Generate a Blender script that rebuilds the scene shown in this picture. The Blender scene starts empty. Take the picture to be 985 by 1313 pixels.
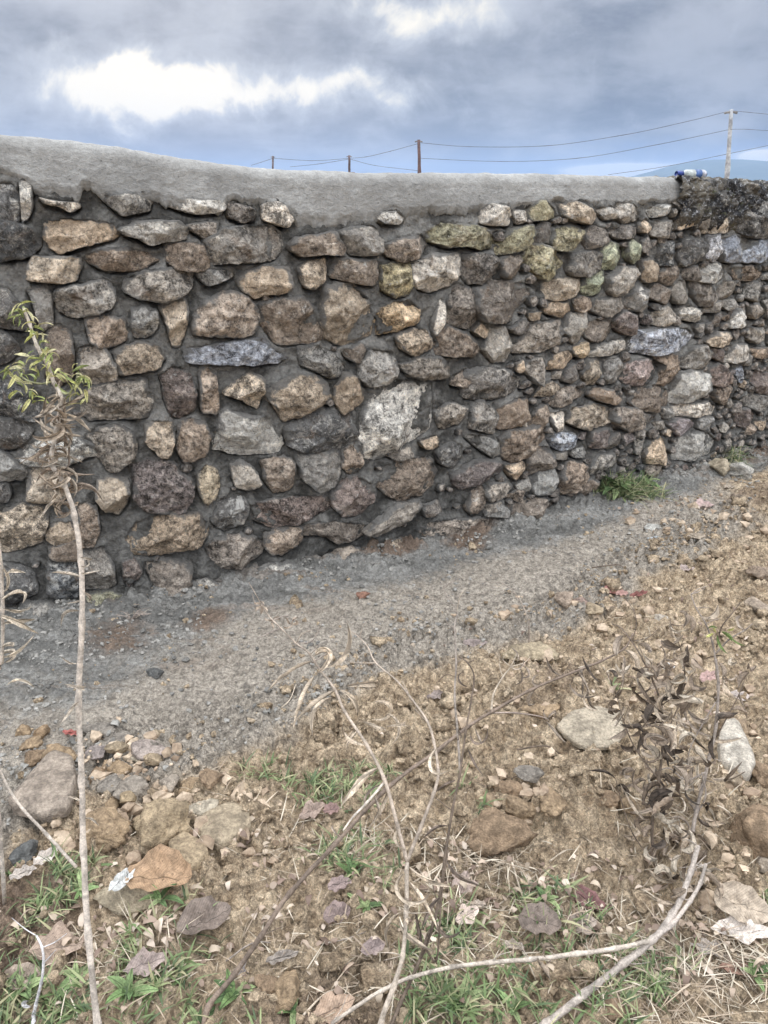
import bpy, bmesh, math, random
import numpy as np
from mathutils import Vector, Matrix, noise as mnoise

random.seed(7)
rng = np.random.default_rng(7)
sc = bpy.context.scene
C = sc.collection
R = math.radians

# ------------------------------------------------------------------ camera
PITCH = R(23.0)          # looking down by this much
F = 985.0                # focal length in photo pixels
PW, PH = 985.0, 1313.0
CAMZ = 1.6
cd = bpy.data.cameras.new('camera')
cam = bpy.data.objects.new('camera', cd)
C.objects.link(cam)
cd.sensor_fit = 'VERTICAL'
cd.sensor_height = 24
cd.lens = 24 * F / PH
cd.clip_start = 0.05
cd.clip_end = 30000
cam.location = (0, 0, CAMZ)
cam.rotation_euler = (R(90) - PITCH, 0, 0)
sc.camera = cam

# ------------------------------------------------------------------ world
SUN_EL, SUN_AZ = R(14), R(-13)      # the sun sits behind the clouds beyond the wall
w = bpy.data.worlds.new('World')
sc.world = w
w.use_nodes = True
nt = w.node_tree
nt.nodes.clear()


class NB:
    """small node-building helper"""
    def __init__(s, nt): s.nt = nt
    def n(s, t, **kw):
        x = s.nt.nodes.new(t)
        for k, v in kw.items(): setattr(x, k, v)
        return x
    def l(s, a, b): s.nt.links.new(a, b)
    def set(s, sock, v):
        if hasattr(v, 'links'): s.l(v, sock)
        else: sock.default_value = v
    def m(s, op, a, b=None, c=None, clamp=False):
        x = s.n('ShaderNodeMath', operation=op, use_clamp=clamp)
        s.set(x.inputs[0], a)
        if b is not None: s.set(x.inputs[1], b)
        if c is not None: s.set(x.inputs[2], c)
        return x.outputs[0]
    def mix(s, f, a, b, bt='MIX'):
        x = s.n('ShaderNodeMix', data_type='RGBA', blend_type=bt)
        s.set(x.inputs[0], f); s.set(x.inputs[6], a); s.set(x.inputs[7], b)
        return x.outputs[2]
    def sm(s, v, lo, hi, a=0.0, b=1.0):
        x = s.n('ShaderNodeMapRange', interpolation_type='SMOOTHSTEP')
        s.set(x.inputs[0], v); s.set(x.inputs[1], lo); s.set(x.inputs[2], hi); s.set(x.inputs[3], a); s.set(x.inputs[4], b)
        return x.outputs[0]
    def noise(s, vec, scale, detail=5, rough=0.55, dist=0.0, col=False):
        x = s.n('ShaderNodeTexNoise')
        if vec is not None: s.l(vec, x.inputs['Vector'])
        x.inputs['Scale'].default_value = scale; x.inputs['Detail'].default_value = detail
        x.inputs['Roughness'].default_value = rough; x.inputs['Distortion'].default_value = dist
        return x.outputs[1 if col else 0]
    def xyz(s, x_, y_, z_):
        x = s.n('ShaderNodeCombineXYZ')
        s.set(x.inputs[0], x_); s.set(x.inputs[1], y_); s.set(x.inputs[2], z_)
        return x.outputs[0]


def ray(px, py):
    """photo pixel -> (X per Y, Z per Y) of the sight line"""
    up = (PH / 2 - py) / F
    fh = math.cos(PITCH) + math.sin(PITCH) * up
    return ((px - PW / 2) / F) / fh, (-math.sin(PITCH) + math.cos(PITCH) * up) / fh


b = NB(nt)
tc = b.n('ShaderNodeTexCoord')
sep = b.n('ShaderNodeSeparateXYZ'); b.l(tc.outputs['Generated'], sep.inputs[0])
dx, dy, dz = sep.outputs
sky = b.n('ShaderNodeTexSky', sky_type='NISHITA', sun_disc=False)
sky.sun_elevation = SUN_EL; sky.sun_rotation = SUN_AZ
zc = b.m('MAXIMUM', dz, 0.0)
den = b.m('ADD', zc, 0.30)
pv = b.xyz(b.m('DIVIDE', dx, den), b.m('DIVIDE', dy, den), b.m('MULTIPLY', zc, 2.0))
n1 = b.noise(pv, 1.5, 7, 0.56, 0.25)
n2 = b.noise(pv, 4.2, 6, 0.6, 0.3)
n3 = b.noise(tc.outputs['Generated'], 9.0, 6, 0.6, 0.2)
nn = b.m('ADD', b.m('ADD', b.m('MULTIPLY', n1, 0.50), b.m('MULTIPLY', n2, 0.28)), b.m('MULTIPLY', n3, 0.22))
f1 = b.sm(nn, 0.40, 0.62)
cloud = b.mix(f1, (0.165, 0.19, 0.25, 1), (0.43, 0.455, 0.52, 1))
# a bluer, clearer band low down
low = b.sm(b.m('ADD', dz, b.m('MULTIPLY', b.m('SUBTRACT', n2, 0.5), 0.07)), 0.012, 0.062, 1, 0)
cloud = b.mix(b.m('MULTIPLY', low, b.sm(b.m('DIVIDE', dx, b.m('MAXIMUM', dy, 0.05)), -0.2, 0.45, 0.08, 0.85)), cloud, (0.24, 0.34, 0.55, 1))
# overcast sky brightens towards the zenith
gs = b.sm(dz, 0.12, 0.85)
cloud = b.mix(1.0, cloud, b.xyz(b.m('MULTIPLY_ADD', gs, 12.5, 1.0), b.m('MULTIPLY_ADD', gs, 11.8, 1.0), b.m('MULTIPLY_ADD', gs, 10.4, 1.0)), 'MULTIPLY')
# openings in the cloud round the hidden sun
ysafe = b.m('MAXIMUM', dy, 0.05)
az = b.m('DIVIDE', dx, ysafe); el = b.m('DIVIDE', dz, ysafe)
wn = b.noise(tc.outputs['Generated'], 10.0, 6, 0.58, 0.3, col=True)
ws = b.n('ShaderNodeSeparateXYZ'); b.l(wn, ws.inputs[0])
azw = b.m('ADD', az, b.m('MULTIPLY', b.m('SUBTRACT', ws.outputs[0], 0.5), 0.20))
elw = b.m('ADD', el, b.m('MULTIPLY', b.m('SUBTRACT', ws.outputs[1], 0.5), 0.13))
tot = None; wide = None
for px, py, rx, ry, a in ((148, 102, 62, 30, 1.0), (225, 112, 85, 34, 1.35), (375, 114, 110, 21, 1.0), (470, 118, 50, 22, 0.5), (545, 0, 95, 26, 1.25),
                          (806, 219, 60, 6, 4.5), (978, 200, 26, 6, 3.2)):
    a0, e0 = ray(px, py)
    q = b.m('ADD', b.m('POWER', b.m('DIVIDE', b.m('SUBTRACT', azw if ry > 8 else az, a0), rx / F), 2.0),
            b.m('POWER', b.m('DIVIDE', b.m('SUBTRACT', elw if ry > 8 else el, e0), ry / F), 2.0))
    g = b.m('MULTIPLY', b.m('EXPONENT', b.m('MULTIPLY', q, -0.8)), a)
    tot = g if tot is None else b.m('ADD', tot, g)
a0, e0 = ray(270, 105)
q = b.m('ADD', b.m('POWER', b.m('DIVIDE', b.m('SUBTRACT', az, a0), 0.33), 2.0), b.m('POWER', b.m('DIVIDE', b.m('SUBTRACT', el, e0), 0.09), 2.0))
wide = b.m('MULTIPLY', b.m('EXPONENT', b.m('MULTIPLY', q, -1.0)), b.sm(nn, 0.38, 0.62, 0.1, 0.5))
front = b.sm(dy, 0.05, 0.3)
cloud = b.mix(b.m('MULTIPLY', wide, front), cloud, (0.72, 0.76, 0.82, 1))
wisp = b.noise(tc.outputs['Generated'], 16.0, 6, 0.62, 0.5)
th = b.m('ADD', tot, b.m('MULTIPLY', b.m('SUBTRACT', wisp, 0.5), 1.9))
cloud = b.mix(b.m('MULTIPLY', b.sm(th, 0.1, 1.0, 0, 0.75), front), cloud, (0.68, 0.71, 0.76, 1))
hole = b.m('MULTIPLY', b.sm(th, 0.72, 1.5), front)
cloud = b.mix(hole, cloud, (1.15, 1.08, 0.94, 1))
skyb = b.mix(1.0, cloud, (10, 10, 10, 1), 'MULTIPLY')
final = b.mix(0.975, sky.outputs[0], skyb)
bg = b.n('ShaderNodeBackground'); b.l(final, bg.inputs[0]); bg.inputs[1].default_value = 0.1
wo = b.n('ShaderNodeOutputWorld'); b.l(bg.outputs[0], wo.inputs[0])

# ------------------------------------------------------------------ sun, exposure
sl = bpy.data.lights.new('sun', 'SUN'); sl.energy = 0.7; sl.angle = R(25); sl.color = (1, 0.93, 0.83)
so = bpy.data.objects.new('sun', sl); C.objects.link(so)
sd = Vector((math.sin(SUN_AZ) * math.cos(SUN_EL), math.cos(SUN_AZ) * math.cos(SUN_EL), math.sin(SUN_EL)))
so.rotation_euler = sd.to_track_quat('Z', 'Y').to_euler()
so.location = sd * 50
sc.view_settings.view_transform = 'Standard'
sc.view_settings.look = 'None'
sc.view_settings.exposure = 0.0
sc.view_settings.gamma = 1.0
sc.view_settings.use_curve_mapping = False
sc.cycles.use_denoising = True
sc.cycles.max_bounces = 5

# ------------------------------------------------------------------ numpy noise
_lat = rng.random((512, 512))
def vnoise(x, y):
    xi = np.floor(x).astype(int); yi = np.floor(y).astype(int)
    fx = x - xi; fy = y - yi
    fx = fx * fx * (3 - 2 * fx); fy = fy * fy * (3 - 2 * fy)
    a = _lat[xi & 511, yi & 511]; b_ = _lat[(xi + 1) & 511, yi & 511]
    c = _lat[xi & 511, (yi + 1) & 511]; d = _lat[(xi + 1) & 511, (yi + 1) & 511]
    return (a * (1 - fx) + b_ * fx) * (1 - fy) + (c * (1 - fx) + d * fx) * fy
def fbm(x, y, sc_, oct_=4, ox=0.0, gain=0.5):
    s = 0; a = 1; t = 0; k = sc_
    for i in range(oct_):
        ca, sa = math.cos(0.7 * i + .3), math.sin(0.7 * i + .3)
        s = s + a * vnoise((x * ca - y * sa) * k + ox + 17.3 * i, (x * sa + y * ca) * k + ox * 1.7 + 9.1 * i); t += a; a *= gain; k *= 2.03
    return s / t - 0.5
def sstep(v, lo, hi):
    t = np.clip((v - lo) / (hi - lo), 0, 1)
    return t * t * (3 - 2 * t)

# ------------------------------------------------------------------ wall geometry frame
W0, W1, W2 = 3.35, 0.489, 0.0454
XL, XR = -2.3, 3.7
def wf(X): return W0 + W1 * X + W2 * X * X
_xs = np.linspace(XL - .5, XR + .5, 1500)
_us = np.concatenate([[0], np.cumsum(np.sqrt(1 + (W1 + 2 * W2 * (_xs[1:] + _xs[:-1]) / 2) ** 2) * np.diff(_xs))])
def X2U(X): return np.interp(X, _xs, _us)
def U2X(U): return np.interp(U, _us, _xs)
def wall_hit(px, py):
    a, e = ray(px, py)
    A, B, Cc = W2 * a * a, W1 * a - 1, W0
    Y = -Cc / B if abs(A) < 1e-9 else (-B - math.sqrt(B * B - 4 * A * Cc)) / (2 * A)
    return a * Y, CAMZ + e * Y          # X along the wall, height
def wall_uz(px, py):
    X, z = wall_hit(px, py)
    return float(X2U(X)), z
def wall_pt(U, z, d):
    X = U2X(U); s = W1 + 2 * W2 * X; n = np.sqrt(1 + s * s)
    return X + s / n * d, wf(X) - d / n, z
def ground_xy(px, py):
    a, e = ray(px, py)
    Y = -CAMZ / e
    return a * Y, Y
def at(px, py, Y):
    a, e = ray(px, py)
    return Vector((a * Y, Y, CAMZ + e * Y))

# ------------------------------------------------------------------ materials
def mat(name):
    m = bpy.data.materials.new(name); m.use_nodes = True
    n = m.node_tree; n.nodes.clear(); b = NB(n)
    out = b.n('ShaderNodeOutputMaterial'); p = b.n('ShaderNodeBsdfPrincipled')
    b.l(p.outputs[0], out.inputs[0])
    p.inputs['Specular IOR Level'].default_value = 0.25
    return m, b, p
def bump(b, p, h, strength, dist):
    x = b.n('ShaderNodeBump'); x.inputs['Strength'].default_value = strength; x.inputs['Distance'].default_value = dist
    b.set(x.inputs['Height'], h); b.l(x.outputs[0], p.inputs['Normal'])
def rgb(r, g, bb): return (r, g, bb, 1)
def attr(b, name):
    x = b.n('ShaderNodeAttribute'); x.attribute_name = name
    return x

# field stone: colour from the object, mottling, iron stains, lichen crusts, mortar smeared on the edges
M_stone, b, p = mat('field_stone')
oi = b.n('ShaderNodeObjectInfo'); tcn = b.n('ShaderNodeTexCoord')
off = b.n('ShaderNodeVectorMath', operation='ADD'); b.l(tcn.outputs['Object'], off.inputs[0])
b.l(b.xyz(b.m('MULTIPLY', oi.outputs['Random'], 91.0), b.m('MULTIPLY', oi.outputs['Random'], 37.0), 0.0), off.inputs[1])
vsc = b.n('ShaderNodeVectorMath', operation='SCALE'); b.l(off.outputs[0], vsc.inputs[0])
b.l(b.m('MULTIPLY_ADD', b.m('FRACT', b.m('MULTIPLY', oi.outputs['Random'], 7.31)), 0.9, 0.55), vsc.inputs['Scale'])
v = vsc.outputs[0]
big = b.noise(v, 11, 5, 0.6, 0.6); med = b.noise(v, 38, 6, 0.68, 0.4); fin = b.noise(v, 170, 4, 0.7)
base = oi.outputs['Color']
val = b.m('ADD', b.m('ADD', b.sm(big, 0.28, 0.72, 0.66, 1.45), b.m('MULTIPLY', b.m('SUBTRACT', med, 0.5), 4.2)), b.m('MULTIPLY', b.m('SUBTRACT', fin, 0.5), 2.6))
ctr = b.m('FRACT', b.m('MULTIPLY', oi.outputs['Random'], 13.7))
val = b.m('ADD', b.m('MULTIPLY', b.m('SUBTRACT', val, 1.0), b.m('MULTIPLY_ADD', ctr, 0.9, 0.55)), 1.0)
val = b.m('MAXIMUM', val, 0.22)
col = b.mix(1.0, base, b.xyz(val, val, val), 'MULTIPLY')
iron = b.noise(v, 17, 5, 0.6, 1.0)
col = b.mix(b.sm(iron, 0.54, 0.72, 0.0, 0.4), col, rgb(0.22, 0.145, 0.09))
spk = b.noise(v, 95, 5, 0.8)
col = b.mix(b.sm(spk, 0.57, 0.66, 0.0, 0.6), col, rgb(0.60, 0.56, 0.49))
pale = b.noise(v, 24, 8, 0.75, 0.5)
lich = b.m('MULTIPLY', b.sm(pale, b.m('SUBTRACT', 0.66, b.m('MULTIPLY', oi.outputs['Alpha'], 0.14)), b.m('SUBTRACT', 0.74, b.m('MULTIPLY', oi.outputs['Alpha'], 0.12))), 0.8)
col = b.mix(lich, col, rgb(0.55, 0.53, 0.48))
dk = b.noise(v, 55, 6, 0.75)
pf = b.noise(v, 15, 7, 0.72, 0.8)
fac = b.m('MULTIPLY', b.sm(pf, 0.52, 0.60), b.sm(med, 0.35, 0.6, 0.25, 0.75))
col = b.mix(fac, col, b.mix(0.45, b.mix(1.0, col, (2.1, 2.05, 1.95, 1), 'MULTIPLY'), rgb(0.50, 0.46, 0.40)))
crk = b.n('ShaderNodeTexVoronoi', feature='DISTANCE_TO_EDGE'); crk.inputs['Scale'].default_value = 24
wv = b.n('ShaderNodeVectorMath', operation='ADD'); b.l(v, wv.inputs[0])
wsc = b.n('ShaderNodeVectorMath', operation='SCALE'); b.l(b.noise(v, 30, 4, 0.7, col=True), wsc.inputs[0]); wsc.inputs['Scale'].default_value = 0.05; b.l(wsc.outputs[0], wv.inputs[1])
b.l(wv.outputs[0], crk.inputs['Vector'])
col = b.mix(b.m('MULTIPLY', b.sm(crk.outputs[0], 0.0, 0.035, 0.75, 0.0), b.sm(big, 0.42, 0.6)), col, rgb(0.05, 0.043, 0.036))
col = b.mix(b.sm(dk, 0.57, 0.67, 0, 0.75), col, rgb(0.045, 0.04, 0.033))
ed = attr(b, 'smear')
sm_ = b.sm(b.m('ADD', ed.outputs['Fac'], b.m('MULTIPLY', b.m('SUBTRACT', big, 0.5), 2.6)), 0.72, 1.08, 0, 0.9)
mcol = b.mix(fin, rgb(0.09, 0.087, 0.08), rgb(0.22, 0.213, 0.195))
col = b.mix(sm_, col, mcol)
b.l(col, p.inputs['Base Color']); p.inputs['Roughness'].default_value = 0.88
vor = b.n('ShaderNodeTexVoronoi', feature='DISTANCE_TO_EDGE'); b.l(wv.outputs[0], vor.inputs['Vector']); vor.inputs['Scale'].default_value = 24
hh = b.m('ADD', b.m('MULTIPLY', med, 1.0), b.m('ADD', b.m('MULTIPLY', fin, 0.45), b.m('MULTIPLY', b.m('MINIMUM', vor.outputs[0], 0.12), 1.2)))
bump(b, p, hh, 1.0, 0.02)

def plain(name, cols, scale=20, bscale=120, bstr=0.6, bdist=0.004, rough=0.9, objcol=False, lo=0.35, hi=0.65):
    m, b, p = mat(name)
    tcn = b.n('ShaderNodeTexCoord'); v = tcn.outputs['Object']
    n = b.noise(v, scale, 6, 0.65, 0.4)
    if objcol:
        oi = b.n('ShaderNodeObjectInfo')
        vv = b.sm(n, lo, hi, 0.62, 1.3)
        f = b.noise(v, bscale, 4, 0.7)
        vv = b.m('MULTIPLY', vv, b.sm(f, 0.3, 0.7, 0.72, 1.25))
        col = b.mix(1.0, oi.outputs['Color'], b.xyz(vv, vv, vv), 'MULTIPLY')
    else:
        col = b.mix(b.sm(n, lo, hi), cols[0], cols[1])
        f = b.noise(v, bscale, 4, 0.7)
        q = b.sm(f, 0.3, 0.7, 0.75, 1.25)
        col = b.mix(1.0, col, b.xyz(q, q, q), 'MULTIPLY')
    b.l(col, p.inputs['Base Color']); p.inputs['Roughness'].default_value = rough
    bump(b, p, b.m('ADD', b.noise(v, bscale, 5, 0.7), b.noise(v, scale * 2, 4, 0.6)), bstr, bdist)
    return m, b, p

# mortar of the joints
M_mortar, b, p = plain('joint_mortar', (rgb(0.07, 0.067, 0.06), rgb(0.27, 0.26, 0.235)), 6, 75, 1.0, 0.02, 0.95, lo=0.38, hi=0.64)
# coping render: smooth, pale, trowelled
M_cap, b, p = mat('coping_render')
tcn = b.n('ShaderNodeTexCoord'); v = tcn.outputs['Object']
mp = b.n('ShaderNodeMapping'); b.l(v, mp.inputs[0]); mp.inputs['Scale'].default_value = (1, 1, 1.7); mp.inputs['Rotation'].default_value = (0, R(8), 0)
n_a = b.noise(v, 4, 5, 0.6, 0.3); n_b = b.noise(mp.outputs[0], 34, 6, 0.7, 0.6); n_c = b.noise(v, 150, 5, 0.8)
col = b.mix(b.sm(n_a, 0.3, 0.7), rgb(0.25, 0.246, 0.23), rgb(0.36, 0.355, 0.333))
q = b.m('MULTIPLY', b.sm(n_b, 0.3, 0.7, 0.80, 1.14), b.sm(n_c, 0.3, 0.7, 0.84, 1.14))
col = b.mix(1.0, col, b.xyz(q, q, q), 'MULTIPLY')
stn = b.noise(v, 2.2, 6, 0.7, 0.8)
col = b.mix(b.sm(stn, 0.42, 0.66, 0, 0.45), col, rgb(0.22, 0.21, 0.19))
pit = b.noise(mp.outputs[0], 60, 3, 0.5)
col = b.mix(b.sm(pit, 0.69, 0.76, 0, 0.6), col, rgb(0.13, 0.125, 0.11))
ed = attr(b, 'smear')
col = b.mix(b.sm(b.m('ADD', ed.outputs['Fac'], b.m('MULTIPLY', b.m('SUBTRACT', n_b, 0.5), 1.2)), 0.55, 1.15, 0, 0.6), col, rgb(0.18, 0.175, 0.16))
b.l(col, p.inputs['Base Color']); p.inputs['Roughness'].default_value = 0.95
bump(b, p, b.m('ADD', n_b, b.m('SUBTRACT', b.m('MULTIPLY', n_c, 0.3), b.sm(pit, 0.69, 0.76, 0, 0.8))), 0.9, 0.009)
# old coping: dark, lichened
M_old, b, p = mat('old_lichened_mortar')
tcn = b.n('ShaderNodeTexCoord'); v = tcn.outputs['Object']
n_a = b.noise(v, 5, 6, 0.7, 0.6); n_b = b.noise(v, 62, 8, 0.8, 0.6); n_c = b.noise(v, 20, 6, 0.7)
col = b.mix(b.sm(n_a, 0.40, 0.58), rgb(0.045, 0.045, 0.047), rgb(0.19, 0.17, 0.135))
col = b.mix(b.sm(n_b, 0.535, 0.60, 0, 0.9), col, rgb(0.50, 0.50, 0.50))
col = b.mix(b.sm(n_c, 0.58, 0.70, 0, 0.7), col, rgb(0.13, 0.14, 0.05))
b.l(col, p.inputs['Base Color']); p.inputs['Roughness'].default_value = 0.95
bump(b, p, b.m('ADD', n_b, n_c), 1.0, 0.015)

# ground
M_ground, b, p = mat('soil_and_spilt_mortar')
geo = b.n('ShaderNodeNewGeometry'); v = geo.outputs['Position']
zn = attr(b, 'zones'); zs = b.n('ShaderNodeSeparateXYZ'); b.l(zn.outputs['Color'], zs.inputs[0])
n_a = b.noise(v, 3.5, 6, 0.65, 0.5); n_b = b.noise(v, 17, 7, 0.7, 0.4); n_c = b.noise(v, 90, 5, 0.75); n_d = b.noise(v, 260, 3, 0.7)
ochre = b.mix(b.sm(n_b, 0.32, 0.68), rgb(0.36, 0.265, 0.17), rgb(0.72, 0.57, 0.39))
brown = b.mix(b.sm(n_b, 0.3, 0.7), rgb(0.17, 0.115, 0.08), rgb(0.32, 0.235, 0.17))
grey = b.mix(b.sm(n_b, 0.3, 0.7), rgb(0.22, 0.212, 0.188), rgb(0.42, 0.405, 0.365))
sm1 = b.n('ShaderNodeMapping'); b.l(v, sm1.inputs[0]); sm1.inputs['Rotation'].default_value = (0, 0, R(-27)); sm1.inputs['Scale'].default_value = (1.6, 7.5, 1)
stk = b.noise(sm1.outputs[0], 1.0, 6, 0.62, 0.6)
grey = b.mix(b.sm(stk, 0.42, 0.58, 0.0, 0.85), b.mix(0.5, grey, rgb(0.13, 0.128, 0.118)), b.mix(0.55, grey, rgb(0.47, 0.455, 0.415)))
mud = b.mix(b.sm(n_b, 0.3, 0.7), rgb(0.36, 0.315, 0.255), rgb(0.54, 0.475, 0.39))
col = b.mix(b.sm(b.m('ADD', zs.outputs[1], b.m('MULTIPLY', b.m('SUBTRACT', n_a, 0.5), 0.9)), 0.3, 0.7), mud, ochre)
col = b.mix(b.sm(b.m('ADD', zs.outputs[0], b.m('MULTIPLY', b.m('SUBTRACT', n_b, 0.5), 0.7)), 0.35, 0.7), col, grey)
col = b.mix(b.sm(b.m('MULTIPLY', b.sm(stk, 0.55, 0.64), zs.outputs[0]), 0.1, 0.6, 0, 0.45), col, rgb(0.30, 0.225, 0.165))
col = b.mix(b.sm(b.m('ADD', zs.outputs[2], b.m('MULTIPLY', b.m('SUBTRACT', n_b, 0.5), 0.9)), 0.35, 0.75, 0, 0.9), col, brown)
n_e = b.noise(v, 42, 5, 0.62, 0.5)
q = b.m('MULTIPLY', b.m('MULTIPLY', b.sm(n_c, 0.36, 0.64, 0.62, 1.25), b.sm(n_d, 0.36, 0.64, 0.74, 1.2)), b.sm(n_e, 0.34, 0.56, 0.55, 1.12))
q = b.mix(b.m('MULTIPLY', zs.outputs[0], 0.75), q, b.m('MULTIPLY_ADD', q, 0.35, 0.62))

col = b.mix(1.0, col, b.xyz(q, q, q), 'MULTIPLY')
b.l(col, p.inputs['Base Color']); p.inputs['Roughness'].default_value = 0.95
bump(b, p, b.m('ADD', b.m('MULTIPLY', n_c, 1.0), b.m('ADD', b.m('MULTIPLY', n_d, 0.3), b.m('MULTIPLY', b.noise(v, 38, 4, 0.6), 1.5))), 1.0, 0.02)

M_rock = plain('ground_rock', None, 26, 130, 1.0, 0.014, 0.92, True, 0.33, 0.67)[0]
M_crumb_g = plain('grey_mortar_crumbs', (rgb(0.13, 0.125, 0.112), rgb(0.33, 0.315, 0.28)), 6, 90, 0.3, 0.002)[0]
M_crumb_t = plain('soil_crumbs', (rgb(0.26, 0.19, 0.13), rgb(0.50, 0.40, 0.29)), 7, 60, 0.3, 0.002)[0]
M_bark = plain('dry_bark', None, 26, 210, 0.8, 0.003, 0.8, True)[0]
M_far = plain('pole_and_wire', None, 2, 9, 0.1, 0.002, 0.7, True)[0]
M_plastic = plain('bottle_plastic', None, 12, 60, 0.05, 0.001, 0.35, True)[0]
def leafmat(name, rough):
    m, b, p = mat(name)
    oi = b.n('ShaderNodeObjectInfo'); tcn = b.n('ShaderNodeTexCoord')
    n = b.noise(tcn.outputs['Object'], 45, 6, 0.7, 0.3); n2_ = b.noise(tcn.outputs['Object'], 160, 4, 0.7)
    q = b.m('MULTIPLY', b.sm(n, 0.3, 0.7, 0.6, 1.3), b.sm(n2_, 0.3, 0.7, 0.85, 1.12))
    q = b.m('MULTIPLY', q, b.m('ADD', 0.75, b.m('MULTIPLY', oi.outputs['Random'], 0.5)))
    sx = b.n('ShaderNodeSeparateXYZ'); b.l(tcn.outputs['Object'], sx.inputs[0])
    ay = b.m('ABSOLUTE', sx.outputs[1])
    vein = b.sm(b.m('SINE', b.m('MULTIPLY', b.m('SUBTRACT', sx.outputs[0], ay), 900.0)), 0.80, 1.0, 0, 0.35)
    mid = b.sm(ay, 0.0004, 0.0013, 0.6, 0.0)
    q = b.m('MULTIPLY', q, b.m('SUBTRACT', 1.05, b.m('MAXIMUM', vein, mid)))
    q = b.m('MULTIPLY', q, b.sm(b.noise(tcn.outputs['Object'], 90, 3, 0.6), 0.60, 0.72, 1.0, 0.45))
    col = b.mix(1.0, oi.outputs['Color'], b.xyz(q, q, q), 'MULTIPLY')
    b.l(col, p.inputs['Base Color']); p.inputs['Roughness'].default_value = rough
    tr = b.n('ShaderNodeBsdfTranslucent'); b.l(col, tr.inputs[0])
    ms = b.n('ShaderNodeMixShader'); ms.inputs[0].default_value = 0.22
    b.l(p.outputs[0], ms.inputs[1]); b.l(tr.outputs[0], ms.inputs[2])
    out = [x for x in b.nt.nodes if x.type == 'OUTPUT_MATERIAL'][0]; b.l(ms.outputs[0], out.inputs[0])
    bump(b, p, n, 0.4, 0.002)
    return m
M_leaf = leafmat('leaf', 0.75)
M_grass, b, p = mat('grass_blades')
ga = attr(b, 'tint'); b.l(ga.outputs['Color'], p.inputs['Base Color']); p.inputs['Roughness'].default_value = 0.6

# ------------------------------------------------------------------ object helpers
def np_mesh(name, V, Fa, smooth=True, attrs=None, colattr=None):
    me = bpy.data.meshes.new(name)
    V = np.asarray(V, dtype=np.float32); Fa = np.asarray(Fa, dtype=np.int32)
    k = Fa.shape[1]
    me.vertices.add(len(V)); me.vertices.foreach_set('co', V.ravel())
    me.loops.add(Fa.size); me.loops.foreach_set('vertex_index', Fa.ravel())
    me.polygons.add(len(Fa)); me.polygons.foreach_set('loop_start', np.arange(0, Fa.size, k, dtype=np.int32))
    try: me.polygons.foreach_set('loop_total', np.full(len(Fa), k, dtype=np.int32))
    except Exception: pass
    me.update(calc_edges=True)
    me.polygons.foreach_set('use_smooth', np.full(len(Fa), smooth))
    for n, a in (attrs or {}).items():
        at_ = me.attributes.new(n, 'FLOAT', 'POINT'); at_.data.foreach_set('value', np.asarray(a, dtype=np.float32).ravel())
    for n, a in (colattr or {}).items():
        at_ = me.attributes.new(n, 'FLOAT_COLOR', 'POINT'); at_.data.foreach_set('color', np.asarray(a, dtype=np.float32).ravel())
    me.validate()
    return me
def obj(name, me, m=None, parent=None, color=None, loc=None):
    if m is not None and len(me.materials) == 0: me.materials.append(m)
    o = bpy.data.objects.new(name, me); C.objects.link(o)
    if parent: o.parent = parent
    if color: o.color = (color[0], color[1], color[2], color[3] if len(color) > 3 else 1)
    if loc is not None: o.location = loc
    return o
def tag(o, label=None, cat=None, group=None, kind=None):
    if label: o['label'] = label
    if cat: o['category'] = cat
    if group: o['group'] = group
    if kind: o['kind'] = kind
    return o
def empty(name, loc=(0, 0, 0)):
    o = bpy.data.objects.new(name, None); C.objects.link(o); o.location = loc; o.empty_display_size = 0.1
    return o
def grid_faces(nu, nv, flip=False):
    i = np.arange(nu - 1)[:, None] * nv + np.arange(nv - 1)[None, :]
    i = i.ravel()
    f = np.stack([i, i + nv, i + nv + 1, i + 1], 1)
    return f[:, ::-1] if flip else f

# ------------------------------------------------------------------ ground sheet
def axis(a, b_, step, far):
    core = np.arange(a, b_, step)
    g = []; s = step; x = 0
    while x < far: s *= 1.22; x += s; g.append(x)
    g = np.array(g)
    return np.concatenate([a - g[::-1], core, core[-1] + g])
gb = [(0, 1010), (130, 940), (300, 905), (420, 850), (560, 800), (700, 765), (800, 705), (985, 625), (1100, 590)]
gbx = [ground_xy(*q) for q in gb]
gbX = np.array([q[0] for q in gbx]); gbY = np.array([q[1] for q in gbx])
def gheight(X, Y):
    dw = wf(np.clip(X, -3, 5)) - Y                       # distance in front of the wall
    near = sstep(-np.abs(np.hypot(X, Y - 3)), -9, -5)
    yb = np.interp(X, gbX, gbY)
    smooth_ = sstep(Y - yb, -0.10, 0.18) * (1 - sstep(0.35 - dw, 0, 0.25) * 0.6)
    h = fbm(X, Y, 1.3, 3, 3.0) * 0.07
    h = h + fbm(X, Y, 7, 4, 11.0, .6) * 0.125 * (1 - 0.75 * smooth_)
    l1 = np.abs(fbm(X, Y, 26, 3, 31.0)); h = h + l1 * 0.13 * (1 - 0.75 * smooth_)
    h = h + fbm(X, Y, 50, 3, 51.0, .7) * 0.036 * (1 - 0.5 * smooth_)
    rid = fbm(X * 0.62 + Y * 0.9, Y * 2.6 - X * 1.5, 5, 3, 77.0)     # streaks dragged along the wall foot
    h = h + rid * 0.016 * smooth_
    h = h + 0.035 * sstep(0.22 - dw, 0, 0.30) * (dw > -0.6)            # banked up against the wall
    return h * near - 0.012
gx = axis(-1.75, 3.1, 0.0085, 9000); gy = axis(0.75, 5.0, 0.0085, 9000)
GX, GY = np.meshgrid(gx, gy, indexing='ij')
GZ = gheight(GX, GY)
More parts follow.
